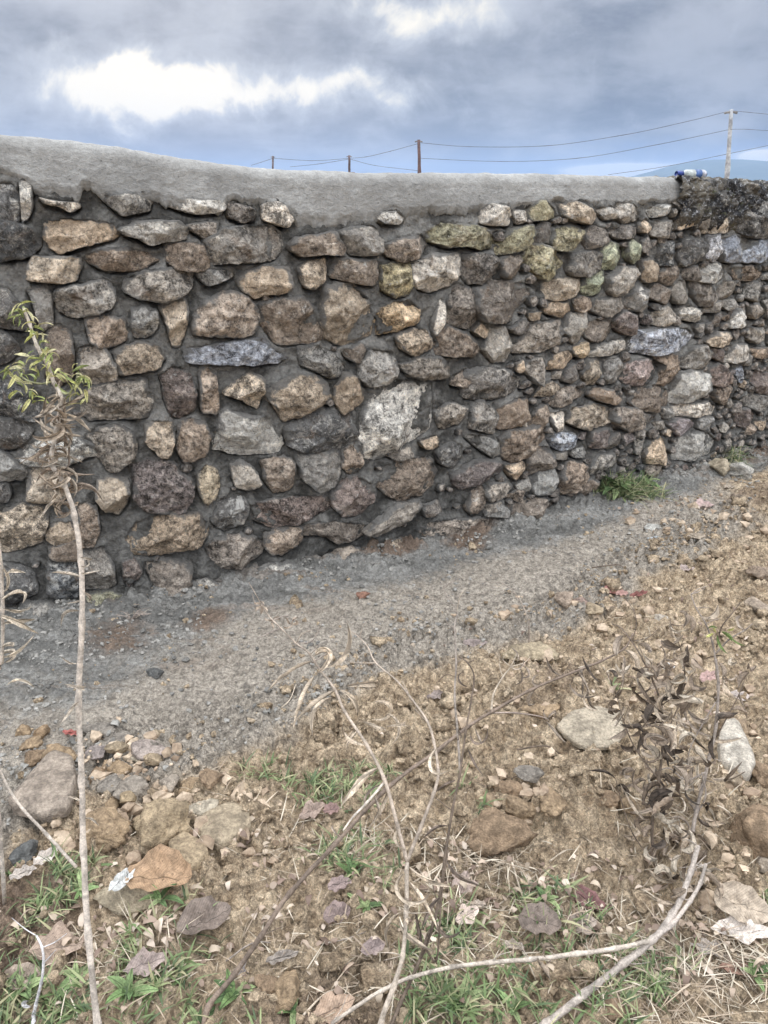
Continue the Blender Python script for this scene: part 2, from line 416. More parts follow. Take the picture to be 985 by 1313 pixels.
def gz(x, y):
    i = np.clip(np.searchsorted(gx, x) - 1, 0, len(gx) - 2); j = np.clip(np.searchsorted(gy, y) - 1, 0, len(gy) - 2)
    return np.maximum(GZ[i, j], GZ[i + 1, j + 1])
yb = np.interp(GX, gbX, gbY)
dw = wf(np.clip(GX, -3, 5)) - GY
z0 = sstep(GY - yb + 0.25 * fbm(GX, GY, 4, 3, 5.0), -0.05, 0.45) * (0.34 + 0.40 * sstep(0.5 - dw, 0, 0.3) + 0.3 * sstep(-GX, 0.5, 1.0))
z0 = np.where(GY > 7, 0, z0)
z1 = sstep(yb - GY + 0.35 * fbm(GX, GY, 2.5, 3, 8.0), 0.0, 0.7)
z1 = np.maximum(z1, sstep(GX - 1.5, 0.0, 0.8) * 0.8)
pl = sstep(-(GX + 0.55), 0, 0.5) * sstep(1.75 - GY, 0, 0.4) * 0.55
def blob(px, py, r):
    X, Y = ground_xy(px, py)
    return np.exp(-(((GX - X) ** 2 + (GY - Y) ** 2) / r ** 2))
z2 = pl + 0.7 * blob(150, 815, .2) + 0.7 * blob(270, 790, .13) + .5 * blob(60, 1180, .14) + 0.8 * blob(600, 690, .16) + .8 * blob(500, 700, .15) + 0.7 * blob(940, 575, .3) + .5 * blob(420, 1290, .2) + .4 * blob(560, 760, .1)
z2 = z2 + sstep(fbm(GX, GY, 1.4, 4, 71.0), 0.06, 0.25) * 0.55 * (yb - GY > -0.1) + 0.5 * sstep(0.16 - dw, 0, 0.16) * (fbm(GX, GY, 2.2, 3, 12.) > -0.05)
zon = np.stack([z0.ravel(), z1.ravel(), z2.ravel(), np.ones(z0.size)], 1)
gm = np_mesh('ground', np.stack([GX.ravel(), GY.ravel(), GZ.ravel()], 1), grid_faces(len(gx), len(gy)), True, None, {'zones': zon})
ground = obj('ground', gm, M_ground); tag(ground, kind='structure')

# ------------------------------------------------------------------ distant hill, beyond the fields
def hill():
    D = 7000.0
    pts = [(770, 232), (800, 229), (822, 224), (845, 217), (872, 209), (900, 204), (930, 203), (960, 205), (985, 207), (1030, 203), (1090, 206), (1180, 214), (1300, 222), (1500, 230)]
    xs = []; hs = []
    for px, py in pts:
        q = at(px, py, D); xs.append(q.x); hs.append(max(q.z, 0))
    X = np.linspace(xs[0], xs[-1], 140); H = np.interp(X, xs, hs)
    V = []; nv = 14
    for i, x in enumerate(X):
        for j in range(nv):
            t = j / (nv - 1)
            y = D + (t - 0.5) * 3000
            hh_ = H[i] * max(0, 1 - abs(2 * t - 1) ** 1.3) + 12 * (mnoise.noise(Vector((x / 500, y / 400, 0)))) * (0.2 < t < 0.8)
            V.append((x, y, hh_ - 2))
    me = np_mesh('hill', V, grid_faces(140, nv))
    m = plain('wooded_hillside', (rgb(0.03, 0.05, 0.04), rgb(0.06, 0.08, 0.06)), 0.004, 0.02, 0.2, 1)[0]
    o = obj('hill', me, m); tag(o, kind='structure')
hill()

# ------------------------------------------------------------------ the stones, traced along the wall face
# tile: origin in the photograph and the enlargement it was read at
TILES = {
'A': (0, 220, 3.94), 'B': (200, 220, 3.94), 'C': (400, 220, 3.94), 'D': (600, 220, 3.94), 'E': (785, 220, 4.925),
'a': (0, 420, 3.94), 'b': (200, 420, 3.94), 'c': (400, 420, 3.94), 'd': (600, 420, 3.94), 'e': (785, 420, 4.925),
'x': (0, 620, 3.94), 'y': (200, 580, 3.94), 'z': (400, 560, 3.94), 'P': (0, 0, 1.0)}
TRACE = '''
P t 164,683 175,666 216,653 251,656 267,671 263,687 246,698 225,702 193,711 172,708
P b 62,700 100,690 118,700 112,716 70,716
P g 196,745 232,738 240,760 205,768
P b 268,742 300,738 330,745 300,758 270,756
A t 245,255 330,240 570,262 600,310 560,345 400,375 320,405 280,390 245,330
A w 610,290 700,250 780,245 900,255 940,290 935,340 850,350 760,368 700,335 640,320
A k 0,240 60,255 160,290 205,345 195,385 140,425 0,445 -90,430 -90,260
A k 0,60 60,55 95,110 105,240 60,255 0,230 -60,220 -60,70
A w 97,55 140,45 160,70 165,170 150,220 115,260 108,150
A t 152,460 180,430 400,430 408,470 380,545 320,555 150,550
A b 430,425 500,395 640,385 760,410 790,440 700,495 560,500 500,485
A g 280,590 450,560 540,540 575,640 550,690 400,728 310,708
A g 130,590 240,575 262,620 265,760 215,795 190,740 165,650
A k 0,580 40,590 85,650 175,720 170,770 100,795 0,775 -60,770 -60,590
A g 640,540 720,505 860,490 965,510 940,600 820,658 700,630 640,605
A b 430,740 520,725 620,740 640,840 570,880 500,890 450,830
A g 665,690 720,670 790,700 795,780 770,820 680,835 668,760
A t 810,690 860,660 930,645 945,700 935,800 910,865 870,870 845,780
a b 240,0 300,-25 355,10 370,130 365,240 300,285 240,250 225,120
a k -90,0 0,10 60,50 100,110 50,160 0,175 -90,170
a g 390,110 440,85 540,110 580,180 580,255 520,285 440,275 400,200
a t 585,110 700,70 800,95 832,155 800,195 600,230
A g 520,130 600,115 740,105 765,150 755,195 620,220 570,180
B w 30,150 120,130 250,140 345,150 340,190 270,210 190,210 100,185
A w 200,130 300,150 400,155 405,185 350,205 300,175 230,165
a k -80,255 0,255 90,290 190,370 200,430 160,460 0,435 -80,430
a k -80,460 0,460 130,465 160,520 80,600 0,605 -80,600
a w 110,600 200,570 380,545 450,590 470,645 340,685 260,680 120,700 105,660
a g 430,330 480,295 640,260 720,265 755,330 740,440 600,455 470,458 420,430
a v 810,230 870,195 940,205 975,290 980,390 920,445 870,440 830,350
a g 430,540 500,490 600,490 660,520 690,590 670,640 560,715 510,660 470,590
a t 735,490 780,470 865,475 880,550 850,635 800,630 740,570
b b 110,490 160,450 240,475 265,540 250,630 140,670 110,610
a t 150,700 260,690 310,760 340,830 310,860 200,875 145,850
a g -60,610 0,610 60,640 130,720 110,765 60,768 -60,760
a k -60,770 40,780 60,830 40,860 -60,870
a t 490,770 560,745 640,755 645,870 600,940 540,920 490,865
a v 670,690 760,650 880,690 960,770 955,860 890,915 800,905 730,905 680,830
x t -80,110 0,130 100,100 200,110 240,170 200,290 80,325 -80,330
x t 235,265 265,200 350,190 385,240 375,300 280,300
x b 390,110 440,85 490,120 500,220 470,290 410,300 400,200
x g 420,330 520,310 570,400 585,500 535,520 430,520
x v 620,390 680,365 715,430 690,480 650,520 625,470
x b 730,390 850,380 960,390 950,560 920,590 840,600 800,520 750,450
x k -80,390 100,390 170,440 185,520 130,570 60,610 -80,600
x k 240,400 380,380 405,450 400,520 380,560 250,550
x g 130,580 280,590 360,610 270,690 150,740 50,720 90,640
x y 430,550 560,530 640,560 580,640 460,640
B d 355,150 430,165 495,190 490,240 430,255 370,230
B d 155,270 250,250 310,255 290,310 245,340 200,310
B g 265,340 330,290 450,280 580,275 620,320 620,400 580,445 420,450 300,463 270,400
B w 530,170 600,150 650,180 680,240 650,275 600,265 540,240
B b 55,375 110,360 200,362 250,375 262,470 240,497 100,490 60,460
B b 665,370 700,330 800,320 890,300 940,380 920,420 820,410 730,425
B g 200,515 260,495 380,495 390,525 300,560 260,575
B t 425,560 440,500 520,480 650,480 660,590 600,612 530,612 495,632 440,600
B t 720,490 760,450 850,440 852,490 840,550 790,590 750,580
C b 95,530 115,435 200,440 330,455 310,570 220,560
B b 190,740 240,660 330,610 440,620 510,720 465,810 380,822 200,815
B b 510,680 600,640 740,630 790,700 848,820 780,862 620,865 560,800
C t 60,600 120,575 200,580 270,640 305,740 290,810 220,850 120,865 65,820 50,740
B l 165,880 270,875 410,845 540,840 570,890 650,935 600,965 400,960 170,963
b g 720,100 810,85 890,130 945,195 920,235 870,248 800,215 740,190
b b 220,200 260,195 300,240 315,400 290,422 225,410
b t 340,325 420,250 470,220 530,250 540,330 510,400 460,380 430,355
b t 550,320 640,270 700,235 820,250 860,340 800,390 720,430 645,458 600,390
b w 300,560 325,440 370,415 480,450 550,440 600,510 625,570 610,622 400,630 298,605
b b 535,670 600,640 680,660 685,790 600,828 550,770
b w 375,690 430,665 500,720 518,780 460,815 400,790 380,740
b T 210,730 250,690 300,710 315,770 290,850 245,880 210,800
y k 280,330 320,230 380,185 430,210 455,270 430,340 350,385 300,360
b g 700,640 800,615 920,610 935,700 890,780 810,805 740,750
b k 660,520 720,440 850,420 985,430 1008,550 985,620 885,608 750,615 680,585
c t 115,300 160,220 220,260 252,360 200,400 150,425 110,370
y v 465,270 560,230 700,220 860,215 850,290 720,340 600,375 500,340
y d 250,480 310,420 420,400 540,440 530,510 420,570 320,550
y b 545,400 640,380 725,365 725,430 640,510 560,490
y w 175,640 260,620 330,660 340,710 240,740 180,730
y w 490,620 560,560 660,550 740,555 720,610 640,660 520,695
z b 30,620 80,560 200,540 290,600 270,660 100,680
z t 290,590 380,520 440,510 450,570 340,630
z d -60,440 110,420 250,440 240,500 120,525 60,490 -60,500
z g 300,430 400,340 520,320 535,370 440,420 320,485 270,470
z v 95,300 140,210 210,190 290,230 315,300 240,380 170,395 120,360
c b 330,790 360,690 460,660 580,655 620,720 600,790 540,840 440,870 380,830
z d 540,340 630,310 640,360 570,400
z b 770,350 800,260 855,240 860,310 830,370 790,385
z g 860,340 940,315 975,370 940,385 860,385
c v 700,740 800,670 900,660 965,700 940,740 840,770 740,800
z b 560,490 580,430 720,410 840,400 920,410 940,450 760,490 600,500
C g 130,300 220,275 300,275 350,340 320,410 200,420 160,370
C w 320,230 350,205 420,200 465,235 440,265 360,260
C b 355,370 430,340 550,320 568,370 530,430 440,450 370,420
C y 565,310 640,260 740,265 850,280 905,330 900,385 830,390 760,370 680,380 600,350
D w 55,260 60,190 120,160 210,190 200,270
C Y 345,480 400,455 490,460 498,560 470,615 410,630 350,590
C w 500,470 600,420 730,415 738,520 680,570 600,600 540,590 505,540
C d 740,430 850,410 920,440 925,510 870,550 780,560 745,500
C T 310,720 400,660 480,645 540,700 540,750 420,800 330,820
C w 600,750 640,640 665,660 655,770 615,825 600,800
C d 680,660 720,560 800,590 830,650 825,770 760,782 670,770
C t 415,830 500,790 570,800 592,880 520,930 450,890
C b 610,800 680,780 770,820 830,890 800,930 720,920 620,920
C d 150,900 240,860 260,900 220,965 170,935
D d 20,600 120,545 270,560 315,620 230,690 210,750 60,745 30,700
D y 135,380 200,290 300,270 320,310 290,370 220,400 145,418
c g 245,180 290,110 400,120 415,210 380,260 270,288 240,240
c g 440,190 520,145 640,150 680,200 660,250 580,255 480,235
c b 690,240 760,205 795,260 760,295 700,290
d d -40,230 60,190 180,210 255,265 220,320 100,360 -20,350
c w 260,480 300,300 400,260 595,270 600,400 590,500 480,570 330,650 270,640 240,540
c g 610,400 700,370 770,400 740,480 640,505
c g 790,410 860,360 920,440 900,525 840,510 790,500
d b 145,410 250,350 300,350 295,430 250,490 140,500
c k 620,620 680,570 750,590 750,650 700,695 640,680
c g 760,540 860,540 960,590 965,630 910,655 830,600
c t 540,570 620,540 630,600 560,605
c b 150,610 220,580 255,640 230,730 190,740 150,700
c g 350,640 480,590 500,640 420,660
D w 215,190 280,200 290,240 230,265
D y 290,190 360,140 430,190 430,235 310,245
D t 460,170 530,145 590,180 625,230 600,260 520,245 465,225
D w 635,190 700,175 730,230 680,245
D w 720,165 800,155 835,180 852,240 780,262 735,230
E w 215,240 280,205 355,215 350,255 240,290
D d 330,290 360,250 415,265 415,320 390,355 325,350
D y 405,350 430,290 500,270 560,300 550,350 480,400 420,385
D d 575,310 620,270 680,290 690,345 640,370 590,395
D d 690,300 780,265 840,285 830,330 750,340
D t 850,260 880,235 915,290 880,310 850,300
E g 230,400 260,310 340,310 360,370 290,420
D G 660,400 700,350 750,380 765,430 740,490 670,490 650,430
D G 785,370 820,335 850,370 845,430 815,462 785,420
D d 855,350 890,330 905,380 880,410 855,400
D Y 270,440 290,370 350,365 430,400 468,460 440,500 390,550 330,510
D d 150,450 200,410 250,420 250,500 220,540 165,530
D g 490,490 510,420 570,405 640,400 650,480 580,525 500,520
D t 375,560 430,535 540,535 555,575 520,610 460,645 390,645
D G 550,580 580,530 680,495 690,540 650,610 590,622
D w 700,600 690,540 760,480 830,480 850,540 780,610 720,620
D t 865,450 905,435 935,470 938,540 880,557 860,520
E b 275,640 320,600 395,590 405,650 340,720 290,690
D t 371,690 410,660 500,655 520,700 450,730 390,715
D b 520,650 560,625 610,640 620,690 540,700
D g 615,700 640,640 760,630 765,680 680,730
D t 290,710 360,705 355,745 305,750
D d 195,790 260,745 320,770 300,810 220,815
D w 470,790 490,720 560,700 600,710 590,800 540,868 500,840
D b 590,830 600,760 700,735 720,790 680,850 620,850
D g 225,890 320,760 450,745 460,790 440,870 330,905 230,910
D w 65,890 100,780 180,780 210,890 180,955 120,955
D t 10,800 50,755 95,800 60,835
D v 720,750 780,700 850,740 840,790 790,825 740,790
D g 770,650 830,600 895,590 890,650 850,705 800,680
E w 230,900 330,830 370,900 330,950 300,975 235,960
e l 75,90 130,20 300,0 460,5 500,50 450,110 400,150 330,140 240,170 150,150 70,150
d w 605,120 680,75 770,50 780,100 700,130 610,148
d T 520,100 590,70 608,105 575,155 530,140
d t 390,190 420,130 510,115 525,150 470,190 400,210
d g 275,200 310,150 370,150 385,210 345,285 300,240
d t 230,180 270,155 270,220 235,220
E k 265,560 290,450 370,440 385,500 360,580 280,590
E k 400,540 440,430 530,405 570,450 560,550 440,590
E l 560,540 585,410 660,390 675,540 600,560
E l 672,560 680,420 790,400 800,560 720,570
E l 802,570 810,500 900,440 985,430 985,530 900,565
E g 540,230 620,245 600,320 560,360 500,330
E g 370,190 460,190 450,240 400,240
E t 370,300 480,300 490,340 400,370
E t 600,310 680,270 740,320 720,380 560,390
E k 760,170 880,140 1000,180 1000,420 880,410 770,370
E k 530,130 640,120 740,130 730,220 640,250 560,210
E k 470,60 600,50 690,90 620,110 540,110
E g 700,70 820,75 985,80 985,120 800,110
E d 430,620 480,590 530,600 530,670 500,690 440,670
E w 540,610 620,570 690,600 690,670 600,695 540,690
E g 360,740 400,690 460,690 460,830 400,830 375,790
E d 220,760 260,700 340,740 350,790 310,830 230,800
E g 70,860 100,760 170,700 210,740 190,860 150,880
E d 480,700 600,710 655,780 620,850 540,840 500,780
E w 395,870 440,840 540,870 565,900 500,945 430,930
E g 660,740 690,690 740,690 755,750 700,800 660,800
E b 730,610 860,590 940,640 900,680 780,690
E g 800,740 860,690 950,700 920,790 880,820 820,790
E g 560,890 590,840 660,810 680,880 640,880
E g 670,810 750,800 760,850 700,870
E w 730,900 770,860 835,850 835,930 800,980 720,975
E g 842,840 900,830 930,900 880,930 850,900
E g 935,810 985,800 985,900 950,920
e w -10,80 40,60 65,110 0,160
e W 40,310 60,230 160,195 240,205 262,260 220,350 110,362
e b 245,190 320,150 385,170 395,320 330,352 255,340 300,230
e g 430,190 490,120 560,105 610,165 580,220 500,250 430,245
e t 570,80 640,25 720,30 740,110 600,115
e w 680,210 760,100 830,105 820,180 750,215
e v 595,260 650,220 730,310 700,355 600,355
e w 360,440 400,290 500,255 590,300 580,380 540,430 460,460 370,470
e b 90,460 150,370 260,350 345,400 340,480 250,520 140,510
e d 0,510 100,505 220,550 260,560 120,635 0,630
e w 360,500 400,480 600,460 640,500 620,550 400,555
e g 520,565 620,560 630,600 560,640 520,630
e W 330,600 400,570 480,570 515,610 420,685 370,640
e w 380,790 400,710 500,650 600,660 640,720 600,790 480,830 390,825
e t 190,790 240,700 320,690 335,770 300,840 200,850
e b 190,880 240,855 310,860 300,930 220,930
e g 120,650 200,640 210,690 140,690
e g 850,0 930,0 930,70 880,95 850,60
e v 760,540 830,500 890,540 870,600 790,620
e t 880,590 940,580 945,640 900,640
e g 780,450 860,410 980,440 970,520 890,520
e v 880,270 985,290 985,420 900,410 860,330
e b 850,130 960,120 960,180 880,190
e l 750,260 800,220 820,300 780,345
e g 300,500 350,500 360,550 310,570
e b 620,380 720,360 730,420 680,490 630,440
e v 600,130 680,130 672,215 610,180
e g 250,590 310,580 310,630 260,640
e g 130,700 190,700 180,790 120,790
d t 560,230 600,160 650,160 655,230 640,280 590,285
d d 480,210 520,180 540,250 500,275 460,260
d g 680,170 740,145 755,200 730,270 680,285
d t 330,350 350,300 400,265 450,290 420,330
d b 415,380 440,310 520,285 580,330 530,365 430,395
d b 600,340 620,300 700,305 770,360 740,385 660,370
d t 495,470 520,400 620,385 705,400 700,470 570,508
d d 712,460 730,400 830,400 940,440 900,480 780,512
d b 300,470 335,400 390,380 400,430 350,495 305,500
d w 410,430 480,410 475,500 445,530 415,480
d b 150,560 200,510 380,490 370,570 280,630 220,670 175,650
d l 400,560 450,520 520,530 510,600 440,615
d v 600,520 690,500 700,560 650,600 600,600
d d 705,530 740,520 758,580 700,610 670,590
d v 762,540 800,515 830,550 810,590 770,590
d d 281,650 340,590 400,600 420,680 370,720 300,740
d t 185,700 260,660 275,720 240,770 200,740
d w 310,800 340,730 430,700 440,760 400,830 330,830
d w 230,790 300,750 300,810 260,830
d b 460,730 500,670 560,680 600,720 560,800 470,840
d b 490,835 580,760 640,770 645,850 560,870
d g 600,700 640,630 720,630 740,670 680,700 610,740
d g 70,830 100,780 200,770 210,800 150,860 100,870
d g 70,920 140,870 185,910 170,940 80,945
d g 430,625 485,615 485,660 430,660
d g 500,620 580,590 600,640 520,650
d b 200,890 350,850 430,890 400,940 230,950
d b 160,850 250,810 310,830 240,870
'''
PAL = {'g': (.29, .27, .235, .35), 'w': (.50, .47, .41, .75), 'b': (.28, .23, .18, .35), 't': (.47, .385, .285, .3), 'd': (.22, .195, .165, .4),
       'k': (.12, .12, .115, .8), 'y': (.32, .30, .20, .4), 'G': (.34, .35, .24, .3), 'v': (.21, .175, .155, .4), 'l': (.36, .38, .41, .7),
       'T': (.50, .40, .27, .2), 'Y': (.36, .32, .20, .4), 'W': (.42, .36, .34, .8)}

RES = 0.006
U0, U1 = float(X2U(XL)), float(X2U(XR))
ZB, ZT = -0.12, 1.85
nU, nZ = int((U1 - U0) / RES), int((ZT - ZB) / RES)
mask = np.zeros((nU, nZ), dtype=bool)
UU = U0 + (np.arange(nU) + .5) * RES; ZZ = ZB + (np.arange(nZ) + .5) * RES
def fill_poly(P, test=False, grow=1.0):
    c = P.mean(0); Q = c + (P - c) * grow
    i0, i1 = int((Q[:, 0].min() - U0) / RES) - 1, int((Q[:, 0].max() - U0) / RES) + 2
    j0, j1 = int((Q[:, 1].min() - ZB) / RES) - 1, int((Q[:, 1].max() - ZB) / RES) + 2
    i0, j0 = max(i0, 0), max(j0, 0); i1, j1 = min(i1, nU), min(j1, nZ)
    if i1 <= i0 or j1 <= j0: return True
    u, z = np.meshgrid(UU[i0:i1], ZZ[j0:j1], indexing='ij')
    ins = np.zeros(u.shape, bool); k = len(Q)
    for a in range(k):
        x1, y1 = Q[a]; x2, y2 = Q[(a + 1) % k]
        if y1 == y2: continue
        cnd = ((y1 > z) != (y2 > z)) & (u < (x2 - x1) * (z - y1) / (y2 - y1) + x1)
        ins ^= cnd
    if test: return bool((mask[i0:i1, j0:j1] & ins).any())
    mask[i0:i1, j0:j1] |= ins
    return ins.sum()

def px_of(U, z):
    X = float(U2X(U)); Y = wf(X)
    # forward projection, only to know how finely a region was traced
    e = (z - CAMZ) / Y
    up = (math.sin(PITCH) + e * math.cos(PITCH)) / (math.cos(PITCH) - e * math.sin(PITCH))
    fh = math.cos(PITCH) + math.sin(PITCH) * up
    return PW / 2 + X / Y * fh * F, PH / 2 - up * F

stones = []
for ln in TRACE.strip().splitlines():
    t, c_, *ps = ln.split()
    ox, oy, s = TILES[t]
    P = np.array([wall_uz(ox + float(q.split(',')[0]) / s, oy + float(q.split(',')[1]) / s) for q in ps])
    stones.append([P, c_])
    fill_poly(P)
n_traced = len(stones)

# outline of the coping: top line and torn lower edge, read from the photograph onto the wall face
top_px = [(-400, 150), (-100, 165), (0, 172), (60, 176), (100, 181), (150, 188), (200, 197), (250, 205), (300, 211), (350, 216), (400, 219), (500, 222), (600, 222), (700, 223), (800, 226), (885, 228), (940, 230), (985, 233), (1100, 237), (1300, 244)]
low_px = [(-400, 210), (-100, 218), (0, 222), (38, 238), (55, 250), (100, 262), (108, 243), (122, 246), (135, 255), (160, 264), (190, 252), (215, 262), (250, 262), (284, 272), (292, 252), (325, 262), (355, 262), (372, 278), (385, 288), (410, 292), (440, 289), (480, 283), (500, 272), (520, 277), (545, 273), (575, 270), (600, 272), (640, 268), (655, 268), (690, 262), (705, 257), (735, 262), (765, 262), (790, 262), (815, 262), (850, 258), (880, 256), (890, 244), (893, 236)]
def curve(pts):
    q = [wall_uz(*p_) for p_ in pts]
    return np.array([a for a, _ in q]), np.array([b_ for _, b_ in q])
tU, tZ = curve(top_px); lU, lZ = curve(low_px)
def topz(U): return np.interp(U, tU, tZ)
UE = lU[-1]                                   # where the new coping stops
def lowz(U): return np.interp(U, lU, lZ) - 0.012

# filler stones: the small ones between, and the stretches of wall beyond the frame
r2 = random.Random(5)
for tries in range(16000):
    outside = tries % 3 == 0
    U = r2.uniform(U0, U1); z = r2.uniform(0.0, 1.75)
    px, py = px_of(U, z)
    off_ = px < -15 or px > 1000
    if off_: r0 = r2.uniform(0.035, 0.10) * (1 - 0.6 * tries / 16000)
    else:
        if px < 620:
            if r2.random() > 0.02: continue
            r0 = r2.uniform(0.014, 0.026)
        else: r0 = r2.uniform(0.018, 0.050)
    lim = (lowz(U) if U < UE else topz(U)) - 0.02
    asp = r2.uniform(0.55, 1.0)
    if z + r0 * asp > lim: continue
    k = r2.choice((5, 6, 6, 7)); a0_ = r2.uniform(0, 6.28); tl = r2.uniform(-.3, .3)
    P = []
    for i in range(k):
        a = a0_ + i / k * 6.283 + r2.uniform(-.38, .38); rr = r0 * r2.uniform(.75, 1.2)
        x, y = math.cos(a) * rr, math.sin(a) * rr * asp
        P.append((U + x * math.cos(tl) - y * math.sin(tl), z + x * math.sin(tl) + y * math.cos(tl)))
    P = np.array(P)
    if fill_poly(P, True, 1.10): continue
    fill_poly(P)
    stones.append([P, r2.choice('ggbbtdwvvgk' if px > 560 or off_ else 'ggbd')])

# ------------------------------------------------------------------ mortar face between the stones
def blur(A, r):
    A = A.astype(float)
    for ax in (0, 1):
        c = np.cumsum(np.pad(A, [(r + 1, r) if i == ax else (0, 0) for i in (0, 1)], mode='edge'), axis=ax)
        A = (np.take(c, range(2 * r + 1, c.shape[ax]), axis=ax) - np.take(c, range(0, c.shape[ax] - 2 * r - 1), axis=ax)) / (2 * r + 1)
    return A
mk = mask.astype(float)
def shz(A, k):
    B = np.zeros_like(A)
    if k > 0: B[:, k:] = A[:, :-k]
    else: B[:, :k] = A[:, -k:]
    return B
near = blur(blur(mk, 3), 3)
above = blur(np.clip(shz(mk, 3) + shz(mk, 5), 0, 1), 2) * (1 - mk)       # ledge of mortar lying on top of a stone
below = blur(np.clip(shz(mk, -2), 0, 1), 1) * (1 - mk)                    # hollow shaded under a stone
MU, MZ = np.meshgrid(UU, ZZ, indexing='ij')
md = 0.010 * near + 0.016 * above - 0.060 * below + fbm(MU, MZ, 9, 4, 2.) * 0.022 + fbm(MU, MZ, 38, 4, 6., .65) * 0.026
patchy = sstep(fbm(MU, MZ, 3.5, 3, 21.), 0.05, 0.25)
md = md + patchy * 0.012
md = md - 0.006
# cut the sheet off along the top
ztop = np.where(UU < UE, topz(UU), topz(UU) + 0)[:, None] - 0.03
zcl = np.minimum(MZ, ztop)
behind = np.where(UU < UE, lowz(UU), topz(UU) - 0.12)[:, None] + 0.035
md = np.where(MZ > behind, md - np.clip((MZ - behind) * 2.0, 0, 0.05), md)
x_, y_, z_ = wall_pt(MU.ravel(), zcl.ravel(), md.ravel())
wall = empty('stone_wall', (0.0, float(wf(0.0)), 0.0))
tag(wall, 'rough field-stone wall bedded in grey mortar, freshly rendered along its top', 'wall')
WO = Vector(wall.location)
mm = np_mesh('mortar', np.stack([x_ - WO.x, y_ - WO.y, z_ - WO.z], 1), grid_faces(nU, nZ), True)
obj('mortar', mm, M_mortar, wall)

# wall core behind the face
cu = np.linspace(U0, U1, 60)
V = []
for u in cu:
    for d, z in ((-0.07, -0.2), (-0.07, float(topz(u)) - .09), (-0.40, float(topz(u)) - .09), (-0.40, -0.2)):
        x, y, zz = wall_pt(u, z, d); V.append((x - WO.x, y - WO.y, zz))
Fc = []
for i in range(len(cu) - 1):
    for j in range(4):
        a, b_ = i * 4 + j, i * 4 + (j + 1) % 4
        Fc.append((a, b_, b_ + 4, a + 4))
Fc.append((0, 1, 2, 3)); e_ = (len(cu) - 1) * 4; Fc.append((e_ + 3, e_ + 2, e_ + 1, e_))
obj('wall_core', np_mesh('wall_core', V, Fc, False), M_mortar, wall)

